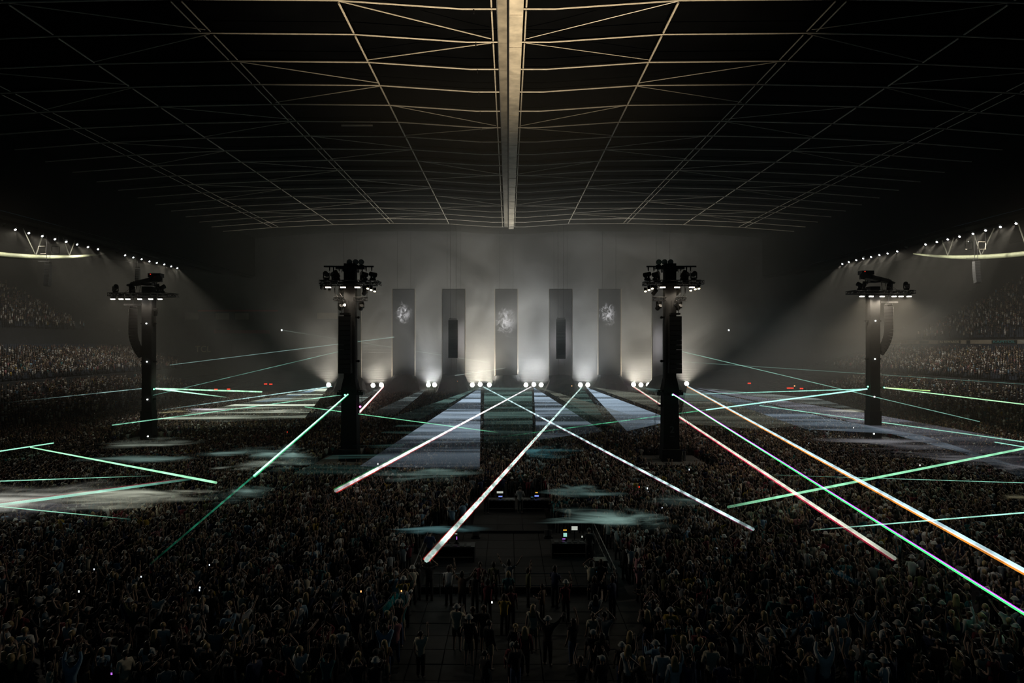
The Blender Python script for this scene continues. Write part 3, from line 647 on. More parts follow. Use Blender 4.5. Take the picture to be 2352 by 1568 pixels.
for k, (px, D, scr) in enumerate(COLS):
    x = (px - CX) / F * D; wd = 52 / F * D; top = H + 125 / F * D; h = top - DZ
    t = thing('stage_column', f'{CN[k]} tall dark screen column on the stage' + (' with a pale smoke image glowing on it' if scr else ' half hidden behind the tower'), 'column', (x, D, DZ), 0, 'stage columns')
    MB().box((0, .5, h / 2), (wd, 1.0, h)).build('body', M['column'], t)
    n = 8; zz = h / n
    if scr:
        cxn = (scr[0] - (px - 25)) / 50; czn = ((H - (scr[1] - CY) / F * D) - DZ) / h
        soft = k in (2, 4, 6)
        sm = screen_mat('column_screen', cxn, czn, scr[2] / 50, scr[3] / F * D / h, (.95, .90, .93) if soft else (1, .98, 1), .22 if soft else .75, 3.1 * k, soft)
        MB().box((0, -.03, h / 2), (wd * .95, .06, h * .985)).build('screen', sm, t)
    for s in (-1, 1): MB().box((s * (wd / 2 + .04), -.02, h / 2), (.15, .2, h)).build('edge_strip', M['strip'], t)
    for s in (-1, 1): MB().tube((s * wd * .3, .5, h), (s * wd * .3, .5, 36 - DZ), .03, 4).build('suspension_wire', M['black'], t)
    # faceted rock skirt
    rk = MB(); rr = random.Random(k); rings = []
    for z, wx, wy in ((0, wd * .86, 2.2), (.9, wd * .80, 1.9), (2.0, wd * .70, 1.6), (3.1, wd * .58, 1.2), (3.9, wd * .52, .95)):
        rings.append([Vector((wx * cos(a) * rr.uniform(.86, 1.06), -.2 + wy * sin(a) * rr.uniform(.85, 1.1), z + (rr.uniform(-.25, .25) if z else 0))) for a in [2 * pi * j / 10 for j in range(10)]])
    ro = rk.loft(rings).build('stage_rock', M['rock']); ro.location = (x, D, DZ); tag(ro, f'dark rough rock mound around the foot of the {CN[k]} stage column', 'rock', 'rock mounds on the stage')
LAMPS = [(755, 884), (857, 885), (876, 884), (984, 884), (998, 884), (1085, 884), (1103, 883), (1124, 884), (1208, 884), (1226, 883), (1243, 884), (1333, 884), (1350, 884), (1455, 883), (1472, 884), (1489, 884), (1577, 881)]
for k, (px, py) in enumerate(LAMPS):
    p = W(px, py, 145.6)
    t = thing('stage_blinder', f'blazing warm white lamp on the stage floor, {ORD[k]} of seventeen counted from stage left end'.replace('stage left end', 'the left'), 'stage light', (p.x, p.y, DZ), 0, 'lamps along the stage')
    hz = p.z - DZ
    MB().box((0, .1, .06), (.6, .6, .12)).build('foot_plate', M['black'], t)
    MB().box((0, .12, hz * .5), (.12, .1, hz)).build('stand', M['black'], t)
    MB().tube((0, .3, hz), (0, -.05, hz + .03), .40, 12, .48).build('lamp_can', M['black'], t)
    MB().tube((0, -.05, hz + .03), (0, -.09, hz + .035), .46, 14).build('lens', M['lens_white'], t)
    cool = k in (8, 9, 10, 11, 12, 3, 4)
    spot('lamp', t, (0, -.2, hz + .25), (0, .6, hz + 4), P_STAGE * (1.6 if 5 <= k <= 7 else 1.35 if k <= 10 and k > 7 else 1.4 if k == 0 else 1.9 if k == 16 else .95), (.97, 1.0, .97) if cool else (1, .93, .76), 138, 1.0, .35)
# hung main loudspeakers in front of the columns
for k, (px, pa, pb) in enumerate(((1041, 735, 822), (1288, 733, 824))):
    D = 139; top = W(px, pa, D); n = 12; bh = (pb - pa) / F * D / n
    line_array(f'grey veiled line array hung before the {("third", "fifth")[k]} stage column', top, n, 1.9, bh, 1.1, lambda i: .0 if i < 7 else -.03, 0, 'main stage line arrays', cab=36 - top.z)
    for ox in (-.4, .7):
        MB().tube((ox, 0, 0), (ox, 0, -bh * n - 3.6), .03, 4).build('drop_cable', M['black'], bpy.data.objects[[o.name for o in C.objects if o.name.startswith('line_array_speaker')][-1]])
for k, (px, py) in enumerate(((853 + 10, 895), (1203 - 1150 + 1050, 896))): pass
dj = thing('mixer_desk', 'low dark mixer desk at the middle of the stage edge', 'desk', (W(1166, 900, 142).x, 142.2, DZ))
MB().box((0, 0, .88), (4.7, 1.0, .12)).build('desk_top', M['black'], dj); MB().box((0, -.45, .42), (4.6, .08, .84)).build('front_panel', M['scrim'], dj)
for sx_ in (-2.1, 2.1): MB().box((sx_, .1, .42), (.12, .7, .84)).build('leg', M['black'], dj)
for sx_ in (-1.7, -.6, .6, 1.7):
    p = (dj.location.x + sx_, 142.1, DZ + .94); dv = thing('desk_player', f'small dark player unit on the stage mixer desk, {ORD[[-1.7, -.6, .6, 1.7].index(sx_)]} along', 'player', p, 0, 'players on the stage desk')
    MB().box((0, 0, .08), (.5, .5, .16), taper=.9).build('body', M['black'], dv); MB().box((0, -.1, .17), (.3, .2, .02)).build('display', M['scr_amber' if sx_ == -1.7 else 'scr_dim'], dv)

# ------------------------------------------------------------------ lasers: beams
def beam(label, a, b, wa, wb, col, strength, patch=.5, fade=(1.0, 1.01), fringes=(), group='laser beams', scale=.5):
    """a, b: world ends; wa, wb: diameters; fringes: (colour, strength, sideways, down, width share, fade)"""
    a, b = Vector(a), Vector(b); d = b - a; ln = d.length; q = d.to_track_quat('X', 'Z')
    def rod(name, oy, oz, ra, rb, mat, parent=None):
        mb = MB(); n = 8; k = 8; rings = []
        for i in range(n + 1):
            u = i / n; r = ra + (rb - ra) * u
            rings.append([Vector((u * ln, oy * (wa + (wb - wa) * u) + r * cos(2 * pi * j / k), oz * (wa + (wb - wa) * u) + r * sin(2 * pi * j / k))) for j in range(k)])
        o = mb.loft(rings).build(name, mat, parent, True)
        return o
    o = rod('laser_beam', 0, 0, wa / 2, wb / 2, laser_mat(col, strength, patch, *fade, scale)); o.location = a; o.rotation_mode = 'QUATERNION'; o.rotation_quaternion = q
    tag(o, label, 'laser beam', group)
    for c, s_, oy, oz, ws, fd in fringes:
        f = rod('colour_fringe', oy, oz, wa / 2 * ws, wb / 2 * ws, laser_mat(c, s_, patch, *fd, scale), o)
    return o
ZB = 2.75
def stage_beam(label, p0, p1, w0, w1, col, st_, patch, fade, fringes=()):
    a = W(p0[0], p0[1], 141); z = max(a.z, 2.3); b = OP(p1[0], p1[1], ZB)
    return beam(label, a, b, w0 * 141 / F, w1 * b.y / F, col, st_, patch, fade, fringes)
RED, GRN, ORG, WHT, CYN = (1, .06, .05), (.15, 1, .35), (1, .35, .05), (1, .97, .95), (.45, .95, .85)
stage_beam('thick white laser beam ending in a red tip over the crowd beside the inner tower', (1220, 888), (771, 1127), 2.4, 7.5, (1, .93, .95), .95, .65, (.93, 1.02), [(RED, .26, .35, -.45, .5, (.85, .6)), (GRN, .12, -.42, .42, .5, (.9, .7))])
stage_beam('thick white to teal laser beam running down towards the mixing platform', (1336, 889), (980, 1285), 2.4, 13, (.70, 1, .92), .78, .8, (.97, 1.03), [(RED, .2, .5, -.1, .42, (.75, .55)), (RED, .2, -.5, .1, .42, (.75, .55))])
stage_beam('dim teal tail of the laser beam over the dark mixing platform', (985, 1280), (885, 1398), 6, 15, (.02, .42, .38), .28, .5, (.4, 1.0))
stage_beam('white laser beam crossing the field from third lamp cluster, breaking into dashes', (1110, 888), (1730, 1215), 2.4, 7, (.68, .98, 1), .72, .85, (.985, 1.02), [((.4, .05, .15), .35, -.45, -.25, .6, (.6, .4))])
stage_beam('dim blue tail continuing the dashed laser beam to the lower field', (1722, 1211), (1968, 1338), 9, 11, (.02, .25, .38), .22, .6, (.3, 1.0))
stage_beam('reddish white laser beam passing behind the right inner tower', (1455, 887), (2055, 1282), 2.4, 9, (.85, .95, .78), .55, .45, (.96, 1.03), [((1, .04, .12), .42, -.45, -.35, .75, (.9, 1.02))])
stage_beam('wide pale blue laser beam with orange underside leading to the lower frame corner', (1580, 887), (2400, 1336), 2.6, 11, (.60, .90, 1), .60, .45, (1.0, 1.01), [((1, .34, .04), .55, -.42, -.40, .75, (1.0, 1.01))])
stage_beam('short pinkish white laser beam ending at the left inner tower', (881, 887), (821, 951), 2.2, 4.5, (1, .92, .88), 1.0, .2, (.9, 1.05), [(RED, .4, .3, -.4, .7, (.5, 1.02))])
# beams from the towers
def wb_(label, pa, Da, pb, Db, wa, wb, col, st_, patch=.4, fade=(1.0, 1.01), fr=(), scale=.5):
    a, b = W(*pa, Da), W(*pb, Db)
    if a.z < 2.4: a = OP(*pa, 2.4)
    if b.z < 2.4: b = OP(*pb, 2.4)
    Da, Db = a.y, b.y
    return beam(label, a, b, wa * Da / F * .8, wb * Db / F * .8, col, st_ * .85, patch, fade, fr, scale=scale)
G1 = (.30, 1, .62); G2 = (.40, 1, .80)
wb_('bright green violet laser beam from the right inner tower to the lower frame corner', (1545, 905), 61, (2400, 1440), 27, 3, 7, (.06, 1, .22), .85, .15, (1.0, 1.01), [((.6, .05, 1), .7, .5, .42, .6, (1.0, 1.01)), ((.85, 1, .95), .75, 0, .1, .6, (.15, .55))])
wb_('bright green white laser beam from the left inner tower down to the smoke', (799, 905), 61, (583, 1092), 45, 3, 5.5, (.55, 1, .80), 1.1, .35, (.95, 1.05), [((.05, .8, .3), .3, .3, -.3, 1.4, (1.0, 1.01))])
wb_('dim green tail of the left inner tower laser beam', (586, 1090), 45, (345, 1295), 33, 5, 5.5, (.04, .5, .28), .28, .7, (.3, 1.0))
wb_('green white laser beam from the right outer tower aimed across the crowd', (1992, 893), 74, (1622, 941), 86, 4, 3, G2, .95, .3)
wb_('thin green laser beam continuing across the field centre', (1622, 941), 86, (1150, 1003), 98, 2.6, 3, (.12, .75, .38), .38, .8, (.5, 1.0))
wb_('nearly level green laser beam between the right towers', (1992, 893), 74.5, (1560, 906), 92, 2.6, 2, G2, .7, .4, (.4, 1.0))
wb_('green laser beam from the right outer tower rising over the stand crowd', (2031, 890), 74, (2400, 934), 82, 2.6, 3, (.5, 1, .55), .8, .3)
wb_('short yellow green laser beam behind the stand side aperture', (2031, 890), 74, (2136, 897), 95, 2.4, 2.2, (.6, 1, .3), .7, .3)
wb_('long thin green laser beam across the right stand foot', (1745, 931), 100, (2400, 1021), 70, 2.2, 3, (.4, 1, .75), .62, .35)
wb_('very short green laser beam dash over the right lower seats', (2285, 1015), 70, (2352, 1026), 69, 2.6, 2.6, G2, .7, .2)
wb_('thick pale green laser beam slanting over the right crowd', (2400, 1020), 52, (1672, 1164), 46, 6, 7.5, (.35, .95, .55), .62, .35, (.9, 1.02))
wb_('thin green laser beam low over the right crowd', (2400, 1173), 44, (1865, 1217), 42, 4, 3, (.45, 1, .80), .75, .5, (.7, 1.0))
wb_('hair thin green laser beam level across the right crowd', (2400, 1110), 48, (1760, 1090), 52, 2.0, 1.4, (.4, 1, .75), .45, .6, (.4, 1.0))
wb_('thin grey green laser beam descending right of the inner tower', (1562, 806), 63, (2250, 968), 80, 1.8, 2, (.35, .75, .6), .35, .3)
wb_('faint laser beam nearly level right of the inner tower', (1562, 830), 64, (2352, 882), 90, 1.4, 1.4, (.3, .6, .5), .16, .3)
wb_('green laser beam from the left outer tower through the smoke puff', (358, 892), 74, (520, 912), 88, 4.5, 2.2, (.5, 1, .7), 1.0, .3, (.5, 1.05))
wb_('level green laser beam from the left outer tower towards the stage', (358, 892), 74.5, (601, 899.5), 100, 4, 4, (.5, 1, .65), .9, .5)
wb_('thin green laser beam from left inner tower to the side crowd', (797, 905), 62, (258, 976), 74, 2.2, 3, (.35, .95, .65), .5, .6)
wb_('green white laser beam grazing the smoke left of the stage', (762, 887), 138, (372, 941), 110, 2.6, 2, (.6, 1, .95), .7, .6, (.5, 1.0))
wb_('green laser beam passing before the left inner tower mast', (700, 934), 63, (1145, 993), 60, 2, 2.6, (.25, .9, .5), .55, .4, (.8, 1.0))
wb_('thick green laser beam over the left crowd', (70, 1027), 46, (497, 1108), 42, 3, 7, (.40, 1, .58), .85, .3, (.97, 1.02))
wb_('short green laser beam entering beside the left crowd', (-40, 1042), 60, (123, 1017), 66, 3.4, 3, (.4, 1, .7), .7, .2)
wb_('thin level green laser beam over the left crowd', (-40, 1106), 50, (352, 1092), 54, 3, 1.6, (.4, 1, .72), .6, .5, (.5, 1.0))
wb_('wide soft teal laser beam in the left smoke', (-40, 1165), 40, (450, 1098), 44, 9, 6, (.30, .85, .65), .42, .3, (.6, 1.02), [((.6, .1, .15), .10, .5, .5, .6, (.8, 1.0))])
wb_('thin green laser beam under the left smoke', (-40, 1159), 41, (300, 1192), 39, 3, 2, (.4, 1, .7), .6, .3, (.5, 1.0))
wb_('faint laser beam before the left stand wall', (325, 892), 76, (-20, 928), 70, 2.4, 1.4, (.5, .8, .75), .4, .7, (.1, .8))
wb_('faint green laser beam rising from left outer tower to inner tower', (345, 909), 75, (800, 802), 64, 1.6, 1.8, (.3, .75, .6), .25, .6)
wb_('thin grey green laser beam behind the left inner tower', (390, 838), 95, (905, 774), 120, 1.6, 2, (.35, .6, .55), .28, .3)
wb_('faint laser beam from a small far lamp to the stage smoke', (648, 758), 165, (1120, 832), 140, 1.5, 2.2, (.45, .6, .5), .2, .2)
wb_('faint laser beam low in the stage smoke', (1045, 862), 139, (1160, 845), 139, 2.2, 1.4, (.5, .6, .55), .35, .2)

# ------------------------------------------------------------------ lasers: fans (thin sheets of light that spread from the stage lamps)
def fan(label, apex, pts, col, st_, z=2.6, **kw):
    a = W(apex[0], apex[1], 141); ps = [OP(px, py, z) for px, py in pts]
    cen = (a + ps[0] + ps[-1]) / 3
    vs = [a] + ps; th = Vector((0, 0, .012)); n = len(vs)
    me = MB().add(vs, [tuple(range(n))])
    o = me.build('laser_fan', sheet_mat(col, st_ * 1.7, **kw))  # laser light in smoke is put into the sheet's emission
    return tag(o, label, 'laser light', 'laser fans')
BLU, TEA, OLV = (.52, .68, .84), (.30, .52, .47), (.42, .44, .35)
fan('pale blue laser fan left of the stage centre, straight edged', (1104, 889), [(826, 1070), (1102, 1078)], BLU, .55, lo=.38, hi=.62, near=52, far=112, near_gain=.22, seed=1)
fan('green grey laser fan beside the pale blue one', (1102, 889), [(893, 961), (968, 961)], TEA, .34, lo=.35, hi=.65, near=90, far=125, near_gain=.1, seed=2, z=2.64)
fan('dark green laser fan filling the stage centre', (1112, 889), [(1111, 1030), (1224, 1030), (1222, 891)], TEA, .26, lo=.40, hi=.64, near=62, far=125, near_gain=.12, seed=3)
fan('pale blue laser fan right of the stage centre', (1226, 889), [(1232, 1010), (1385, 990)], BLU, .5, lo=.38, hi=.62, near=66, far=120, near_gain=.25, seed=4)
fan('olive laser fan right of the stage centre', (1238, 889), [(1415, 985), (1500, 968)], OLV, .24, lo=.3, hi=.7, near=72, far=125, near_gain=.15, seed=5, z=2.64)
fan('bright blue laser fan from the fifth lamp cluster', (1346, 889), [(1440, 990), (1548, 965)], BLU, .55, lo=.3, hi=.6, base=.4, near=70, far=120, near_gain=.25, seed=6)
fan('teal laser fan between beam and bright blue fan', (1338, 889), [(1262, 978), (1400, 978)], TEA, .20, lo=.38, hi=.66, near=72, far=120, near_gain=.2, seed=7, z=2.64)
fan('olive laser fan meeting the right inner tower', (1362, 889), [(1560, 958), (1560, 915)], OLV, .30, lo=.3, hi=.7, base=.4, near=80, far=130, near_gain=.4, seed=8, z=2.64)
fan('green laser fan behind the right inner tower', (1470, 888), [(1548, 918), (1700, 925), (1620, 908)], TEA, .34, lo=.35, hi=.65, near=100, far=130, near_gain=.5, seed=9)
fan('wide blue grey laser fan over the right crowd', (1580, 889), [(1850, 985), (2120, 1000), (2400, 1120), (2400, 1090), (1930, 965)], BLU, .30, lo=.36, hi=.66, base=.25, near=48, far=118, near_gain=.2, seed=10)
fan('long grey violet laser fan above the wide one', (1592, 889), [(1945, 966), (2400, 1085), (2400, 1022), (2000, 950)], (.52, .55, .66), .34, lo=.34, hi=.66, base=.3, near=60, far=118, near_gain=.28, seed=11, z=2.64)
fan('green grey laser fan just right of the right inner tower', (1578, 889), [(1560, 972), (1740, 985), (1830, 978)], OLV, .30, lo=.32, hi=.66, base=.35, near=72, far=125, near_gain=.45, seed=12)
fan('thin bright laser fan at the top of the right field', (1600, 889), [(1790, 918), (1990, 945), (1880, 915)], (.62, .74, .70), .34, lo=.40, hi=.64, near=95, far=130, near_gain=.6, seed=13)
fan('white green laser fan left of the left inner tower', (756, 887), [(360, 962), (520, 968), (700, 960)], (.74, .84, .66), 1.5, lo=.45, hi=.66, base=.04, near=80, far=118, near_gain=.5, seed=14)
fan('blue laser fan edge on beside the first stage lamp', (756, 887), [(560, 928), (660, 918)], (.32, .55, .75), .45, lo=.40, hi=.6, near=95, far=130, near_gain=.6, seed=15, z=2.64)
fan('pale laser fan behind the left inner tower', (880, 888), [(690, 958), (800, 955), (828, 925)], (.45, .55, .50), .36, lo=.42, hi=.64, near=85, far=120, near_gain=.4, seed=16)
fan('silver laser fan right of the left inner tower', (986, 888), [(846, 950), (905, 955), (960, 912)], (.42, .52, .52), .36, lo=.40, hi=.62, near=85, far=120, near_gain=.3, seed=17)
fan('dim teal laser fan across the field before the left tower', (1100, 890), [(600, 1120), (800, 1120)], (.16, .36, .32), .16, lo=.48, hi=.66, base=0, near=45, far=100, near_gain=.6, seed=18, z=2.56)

# smoke wisps just over the heads, their laser light painted as emission
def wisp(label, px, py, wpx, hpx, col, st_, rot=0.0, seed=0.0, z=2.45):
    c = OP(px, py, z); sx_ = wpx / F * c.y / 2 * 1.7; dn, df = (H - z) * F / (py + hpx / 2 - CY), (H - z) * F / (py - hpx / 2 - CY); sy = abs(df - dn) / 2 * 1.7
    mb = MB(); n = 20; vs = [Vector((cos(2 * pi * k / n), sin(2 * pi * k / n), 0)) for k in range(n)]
    o = mb.add(vs, [tuple(range(n))]).build('glow_smoke_wisp', sheet_mat(col, st_ * 1.25, .34, .64, .22, .2, 20, 40, 1, seed, edge=True)); o.location = c; o.scale = (sx_, sy, 1); o.rotation_euler = (0, 0, rot)
    return tag(o, label, 'smoke', 'smoke wisps with painted glow', 'stuff')
GW = (.52, .60, .50); TW = (.28, .44, .40); VW = (.46, .46, .50)
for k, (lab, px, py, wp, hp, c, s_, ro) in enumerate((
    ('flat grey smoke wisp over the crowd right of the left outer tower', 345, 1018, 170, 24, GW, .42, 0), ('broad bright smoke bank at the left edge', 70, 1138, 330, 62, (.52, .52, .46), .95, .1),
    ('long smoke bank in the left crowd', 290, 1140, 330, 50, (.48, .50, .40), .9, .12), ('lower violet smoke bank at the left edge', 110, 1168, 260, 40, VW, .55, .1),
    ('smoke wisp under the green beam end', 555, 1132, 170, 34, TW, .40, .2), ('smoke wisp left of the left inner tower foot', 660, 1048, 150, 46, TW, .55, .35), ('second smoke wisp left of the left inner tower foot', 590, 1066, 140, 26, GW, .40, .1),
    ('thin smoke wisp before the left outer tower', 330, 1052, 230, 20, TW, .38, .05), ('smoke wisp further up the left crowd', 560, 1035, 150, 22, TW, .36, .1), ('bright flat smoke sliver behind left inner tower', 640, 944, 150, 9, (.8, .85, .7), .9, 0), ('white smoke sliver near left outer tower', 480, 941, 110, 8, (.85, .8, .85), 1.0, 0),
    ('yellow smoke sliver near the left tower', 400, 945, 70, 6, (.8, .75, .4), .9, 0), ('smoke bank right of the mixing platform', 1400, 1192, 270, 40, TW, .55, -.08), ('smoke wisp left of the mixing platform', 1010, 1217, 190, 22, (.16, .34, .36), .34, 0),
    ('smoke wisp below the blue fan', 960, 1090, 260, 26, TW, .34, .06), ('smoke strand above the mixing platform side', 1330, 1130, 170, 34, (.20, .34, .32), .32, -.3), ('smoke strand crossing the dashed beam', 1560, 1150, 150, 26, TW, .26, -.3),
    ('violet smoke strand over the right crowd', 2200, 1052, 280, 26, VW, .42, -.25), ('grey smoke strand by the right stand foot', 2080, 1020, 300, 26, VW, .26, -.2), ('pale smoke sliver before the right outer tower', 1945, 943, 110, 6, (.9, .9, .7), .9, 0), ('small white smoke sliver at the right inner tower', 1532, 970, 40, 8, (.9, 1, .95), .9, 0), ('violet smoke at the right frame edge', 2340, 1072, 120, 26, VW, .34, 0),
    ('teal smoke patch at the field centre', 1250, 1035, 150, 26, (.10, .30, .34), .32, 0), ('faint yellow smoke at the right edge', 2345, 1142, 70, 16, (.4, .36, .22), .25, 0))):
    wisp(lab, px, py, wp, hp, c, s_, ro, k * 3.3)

# smoke puff at the left outer tower
def puff(label, c, r, dens, col=(1, 1, .95)):
    m, nt, out = nmat('puff_scatter'); L = nt.links.new
    v = N(nt, 'ShaderNodeVolumeScatter'); v.inputs['Color'].default_value = (*col, 1); L(v.outputs[0], out.inputs['Volume'])
    tc = N(nt, 'ShaderNodeTexCoord'); nz = N(nt, 'ShaderNodeTexNoise'); nz.inputs['Scale'].default_value = 1.7; nz.inputs['Detail'].default_value = 3; nz.inputs['Distortion'].default_value = 1; L(tc.outputs['Object'], nz.inputs['Vector'])
    ln = N(nt, 'ShaderNodeVectorMath', operation='LENGTH'); L(tc.outputs['Object'], ln.inputs[0])
    a = N(nt, 'ShaderNodeMapRange'); a.inputs['From Min'].default_value = .2; a.inputs['From Max'].default_value = 1; a.inputs['To Min'].default_value = .35; a.inputs['To Max'].default_value = -.35; L(ln.outputs['Value'], a.inputs['Value'])
    s = N(nt, 'ShaderNodeMath', operation='ADD'); L(nz.outputs['Fac'], s.inputs[0]); L(a.outputs[0], s.inputs[1])
    mr = N(nt, 'ShaderNodeMapRange'); mr.inputs['From Min'].default_value = .45; mr.inputs['From Max'].default_value = .85; mr.inputs['To Max'].default_value = dens; L(s.outputs[0], mr.inputs['Value']); L(mr.outputs[0], v.inputs['Density'])
    o = MB().ball((0, 0, 0), 1, nu=14, nv=9).build('smoke_puff', m); o.location = c; o.scale = r
    return tag(o, label, 'smoke', 'smoke puffs', 'stuff')
puff('smoke puff drifting down beside the left outer tower mast', W(372, 870, 73), (1.9, 1.8, 4.2), .12)
puff('smoke puff rising beside the right outer tower', W(2130, 735, 82), (5.5, 4, 6), .035)

puff('wide veil of smoke around and behind the right outer tower', W(1890, 770, 84), (30, 18, 9.5), .019)

# ------------------------------------------------------------------ front-of-house mixing platform
def railing(label, a, b, z0, n):
    a, b = Vector(a), Vector(b); t = thing('crowd_barrier', label, 'barrier', (*a.xy, z0), 0, 'barriers round the mixing platform')
    d = b - a; d.z = 0
    for k in range(n + 1): MB().tube(d * (k / n), d * (k / n) + Vector((0, 0, 1.05)), .028, 6).build('post', M['steel'], t)
    for z in (.5, 1.05): MB().tube(Vector((0, 0, z)), d + Vector((0, 0, z)), .025, 6).build('rail', M['steel'], t)
    return t
pf = thing('mixing_platform', 'low black platform with desks in the middle of the crowd', 'platform', (.5, 37, 0))
for x0, x1, y0, y1, z in ((-4.6, 4.2, -5.4, 3.6, .28), (-2.7, 1.9, 3.6, 12.4, .42)):
    MB().box(((x0 + x1) / 2, (y0 + y1) / 2, z / 2), (x1 - x0, y1 - y0, z)).build('riser_body', M['scrim'], pf)
    nx, ny = round((x1 - x0) / 1.5), round((y1 - y0) / 1.5)
    for i in range(nx):
        for j in range(ny):
            MB().box((x0 + (i + .5) * (x1 - x0) / nx, y0 + (j + .5) * (y1 - y0) / ny, z + .015), ((x1 - x0) / nx - .03, (y1 - y0) / ny - .03, .03)).build('deck_panel', M['scrim'], pf)
railing('steel barrier along the right side of the mixing platform', (5.0, 31.8, 0), (5.0, 40.4, 0), 0, 6)
railing('steel barrier along the left side of the mixing platform', (-4.5, 31.8, 0), (-4.5, 40.4, 0), 0, 6)
railing('steel barrier across the near side of the mixing platform', (-4.5, 31.3, 0), (5.0, 31.3, 0), 0, 7)
def desk(label, loc, wd, dp, h, screens, mat='black'):
    t = thing('control_desk', label, 'desk', loc, 0, 'control desks')
    MB().box((0, 0, h - .04), (wd, dp, .08)).build('desk_top', M[mat], t); MB().box((0, dp / 2 - .03, h / 2), (wd, .06, h - .08)).build('front_panel', M['scrim'], t)
    for sx_ in (-1, 1): MB().box((sx_ * (wd / 2 - .05), 0, h / 2 - .04), (.08, dp * .9, h - .08)).build('leg', M['black'], t)
    for j in range(6): MB().box((-wd * .38 + wd * .15 * j, -.1, h + .012), (wd * .1, dp * .5, .03)).build('fader_bank', M['phonebody'], t)
    for i, (ox, sc, sw, sh, dz) in enumerate(screens):
        p = Vector(loc) + Vector((ox, .12, h))
        q = thing('monitor_screen', f'lit {sc.split("_")[1]} monitor, {ORD[i]} on the {label.split(" on ")[0]}', 'monitor', p, 0, 'monitors on the mixing platform')
        MB().box((0, .05, .02), (.24, .2, .04)).build('foot', M['black'], q); MB().box((0, .07, .15 + dz / 2), (.05, .05, .26 + dz)).build('stem', M['black'], q)
        MB().box((0, .04, .3 + dz), (sw + .05, .05, sh + .05)).build('bezel', M['black'], q); MB().box((0, .008, .3 + dz), (sw, .012, sh)).build('panel', M[sc], q)
    return t
desk('dark control desk at the far left corner on the platform', (OP(1150, 1150, 1.1).x, 45.6, .45), 1.9, .8, .75, [(-.05, 'scr_white', .42, .13, .12), (-.02, 'scr_blue', .26, .07, -.16)])
desk('dark control desk at the far right corner on the platform', (OP(1231, 1150, 1.1).x, 45.6, .45), 1.9, .8, .75, [(.05, 'scr_amber', .16, .06, .1), (.06, 'scr_blue', .28, .10, -.12), (-.25, 'scr_dim', .16, .06, -.2)])
desk('dark lighting desk near the right barrier on the platform', (OP(1318, 1256, 1.1).x, 36.2, .31), 2.2, .9, .8, [(-.35, 'scr_teal', .19, .20, .0), (-.36, 'scr_amber', .19, .05, .25), (.15, 'scr_white', .32, .20, .35), (.55, 'scr_white', .06, .09, -.1), (-.42, 'scr_violet', .16, .04, -.22)])
desk('dark sound desk near the left barrier on the platform', (OP(1035, 1262, 1.1).x, 35.6, .31), 2.4, .9, .8, [(-.2, 'scr_dim', .20, .22, .05), (.2, 'scr_white', .13, .03, .22), (.24, 'scr_violet', .04, .16, .0)])
for k, (px, py, z, m1, lab) in enumerate(((1379, 1284, .95, 'case', 'pale topped flight case'), (1374, 1314, .95, 'scr_dim', 'flight case with a dim blue display'))):
    p = OP(px, py, z); t = thing('flight_case', f'{lab} at the platform edge by the right barrier', 'case', (p.x, p.y, .31), 0, 'flight cases')
    MB().box((0, 0, .34), (.62, .62, .6)).build('case_body', M['black'], t); MB().box((0, 0, .65), (.60, .60, .02)).build('lid', M['case'] if k == 0 else M['black'], t)
    if k: MB().box((-.1, .12, .67), (.42, .2, .02)).build('display', M['scr_dim'], t)
    for a in (-1, 1):
        MB().box((a * .3, 0, .35), (.03, .64, .62)).build('edge_strip', M['steel'], t); MB().box((a * .32, 0, .4), (.03, .2, .06)).build('handle', M['steel'], t)
        for b in (-1, 1): MB().tube((a * .25 - .02, b * .25, .04), (a * .25 + .02, b * .25, .04), .04, 8).build('caster', M['black'], t)

for k, x in enumerate((-1.9, 2.3)):  # made-up floor lamps, added to light the ridge and purlins
    t = thing('added_uplight', f'added black floor floodlight aimed at the roof from the {("left", "right")[k]} side of the platform', 'floodlight', (x, 39.6, .31), 0, 'added roof uplights')
    MB().box((0, 0, .05), (.5, .4, .08)).build('foot', M['black'], t); MB().tube((0, -.05, .12), (0, .06, .42), .2, 12, .24).build('housing', M['black'], t); MB().tube((0, .06, .42), (0, .065, .44), .22, 12).build('lens', M['steel'], t)
    spot('lamp', t, (0, .1, .6), (-x * .8, 13.5, 37), P_RIDGE, (1, .82, .56), 70, 1.0, .2)

# small lamps on posts in the dark beside the stage
for k, (px, py, m, lab) in enumerate(((610, 881.5, 'reddot', 'red'), (622, 882, 'reddot', 'red'), (496, 894, 'reddot', 'red'), (525, 893.5, 'reddot', 'red'), (1721, 880, 'reddot', 'red'), (1811, 891, 'reddot', 'red'), (1819, 891, 'reddot', 'red'), (1841, 892, 'reddot', 'red'),
                                       (1825, 886, 'orangedot', 'amber'), (2172, 885, 'lens_warm', 'warm white'), (168, 886, 'dot', 'white'), (121, 888, 'dot', 'white'), (1050, 876, 'orangedot', 'amber'), (1278, 883, 'orangedot', 'amber'), (1313, 886, 'orangedot', 'amber'))):
    D = 137 if py < 890 and 600 < px < 1800 else (101 if px < 200 or px > 2100 else 132); p = W(px, py, D)
    if k in (12, 13, 14): p = W(px, py, 142.6)
    z0 = 0 if D != 101 else 3.9
    if k in (12, 13, 14): z0 = DZ
    if D == 101: p = W(px, py, 73.2 * F / abs(px - CX)); z0 = 4.0
    t = thing('marker_light', f'tiny {lab} light on a thin post, {ORD[k]} counted across the dark field edge', 'light', (p.x, p.y, z0), 0, 'tiny lights at the field edge')
    MB().tube((0, .05, 0), (0, .05, p.z - z0), .03, 5).build('post', M['black'], t); MB().box((0, 0, p.z - z0), (.62 if 'red' in lab and k < 8 else .22, .1, .24)).build('lamp', M[m], t)
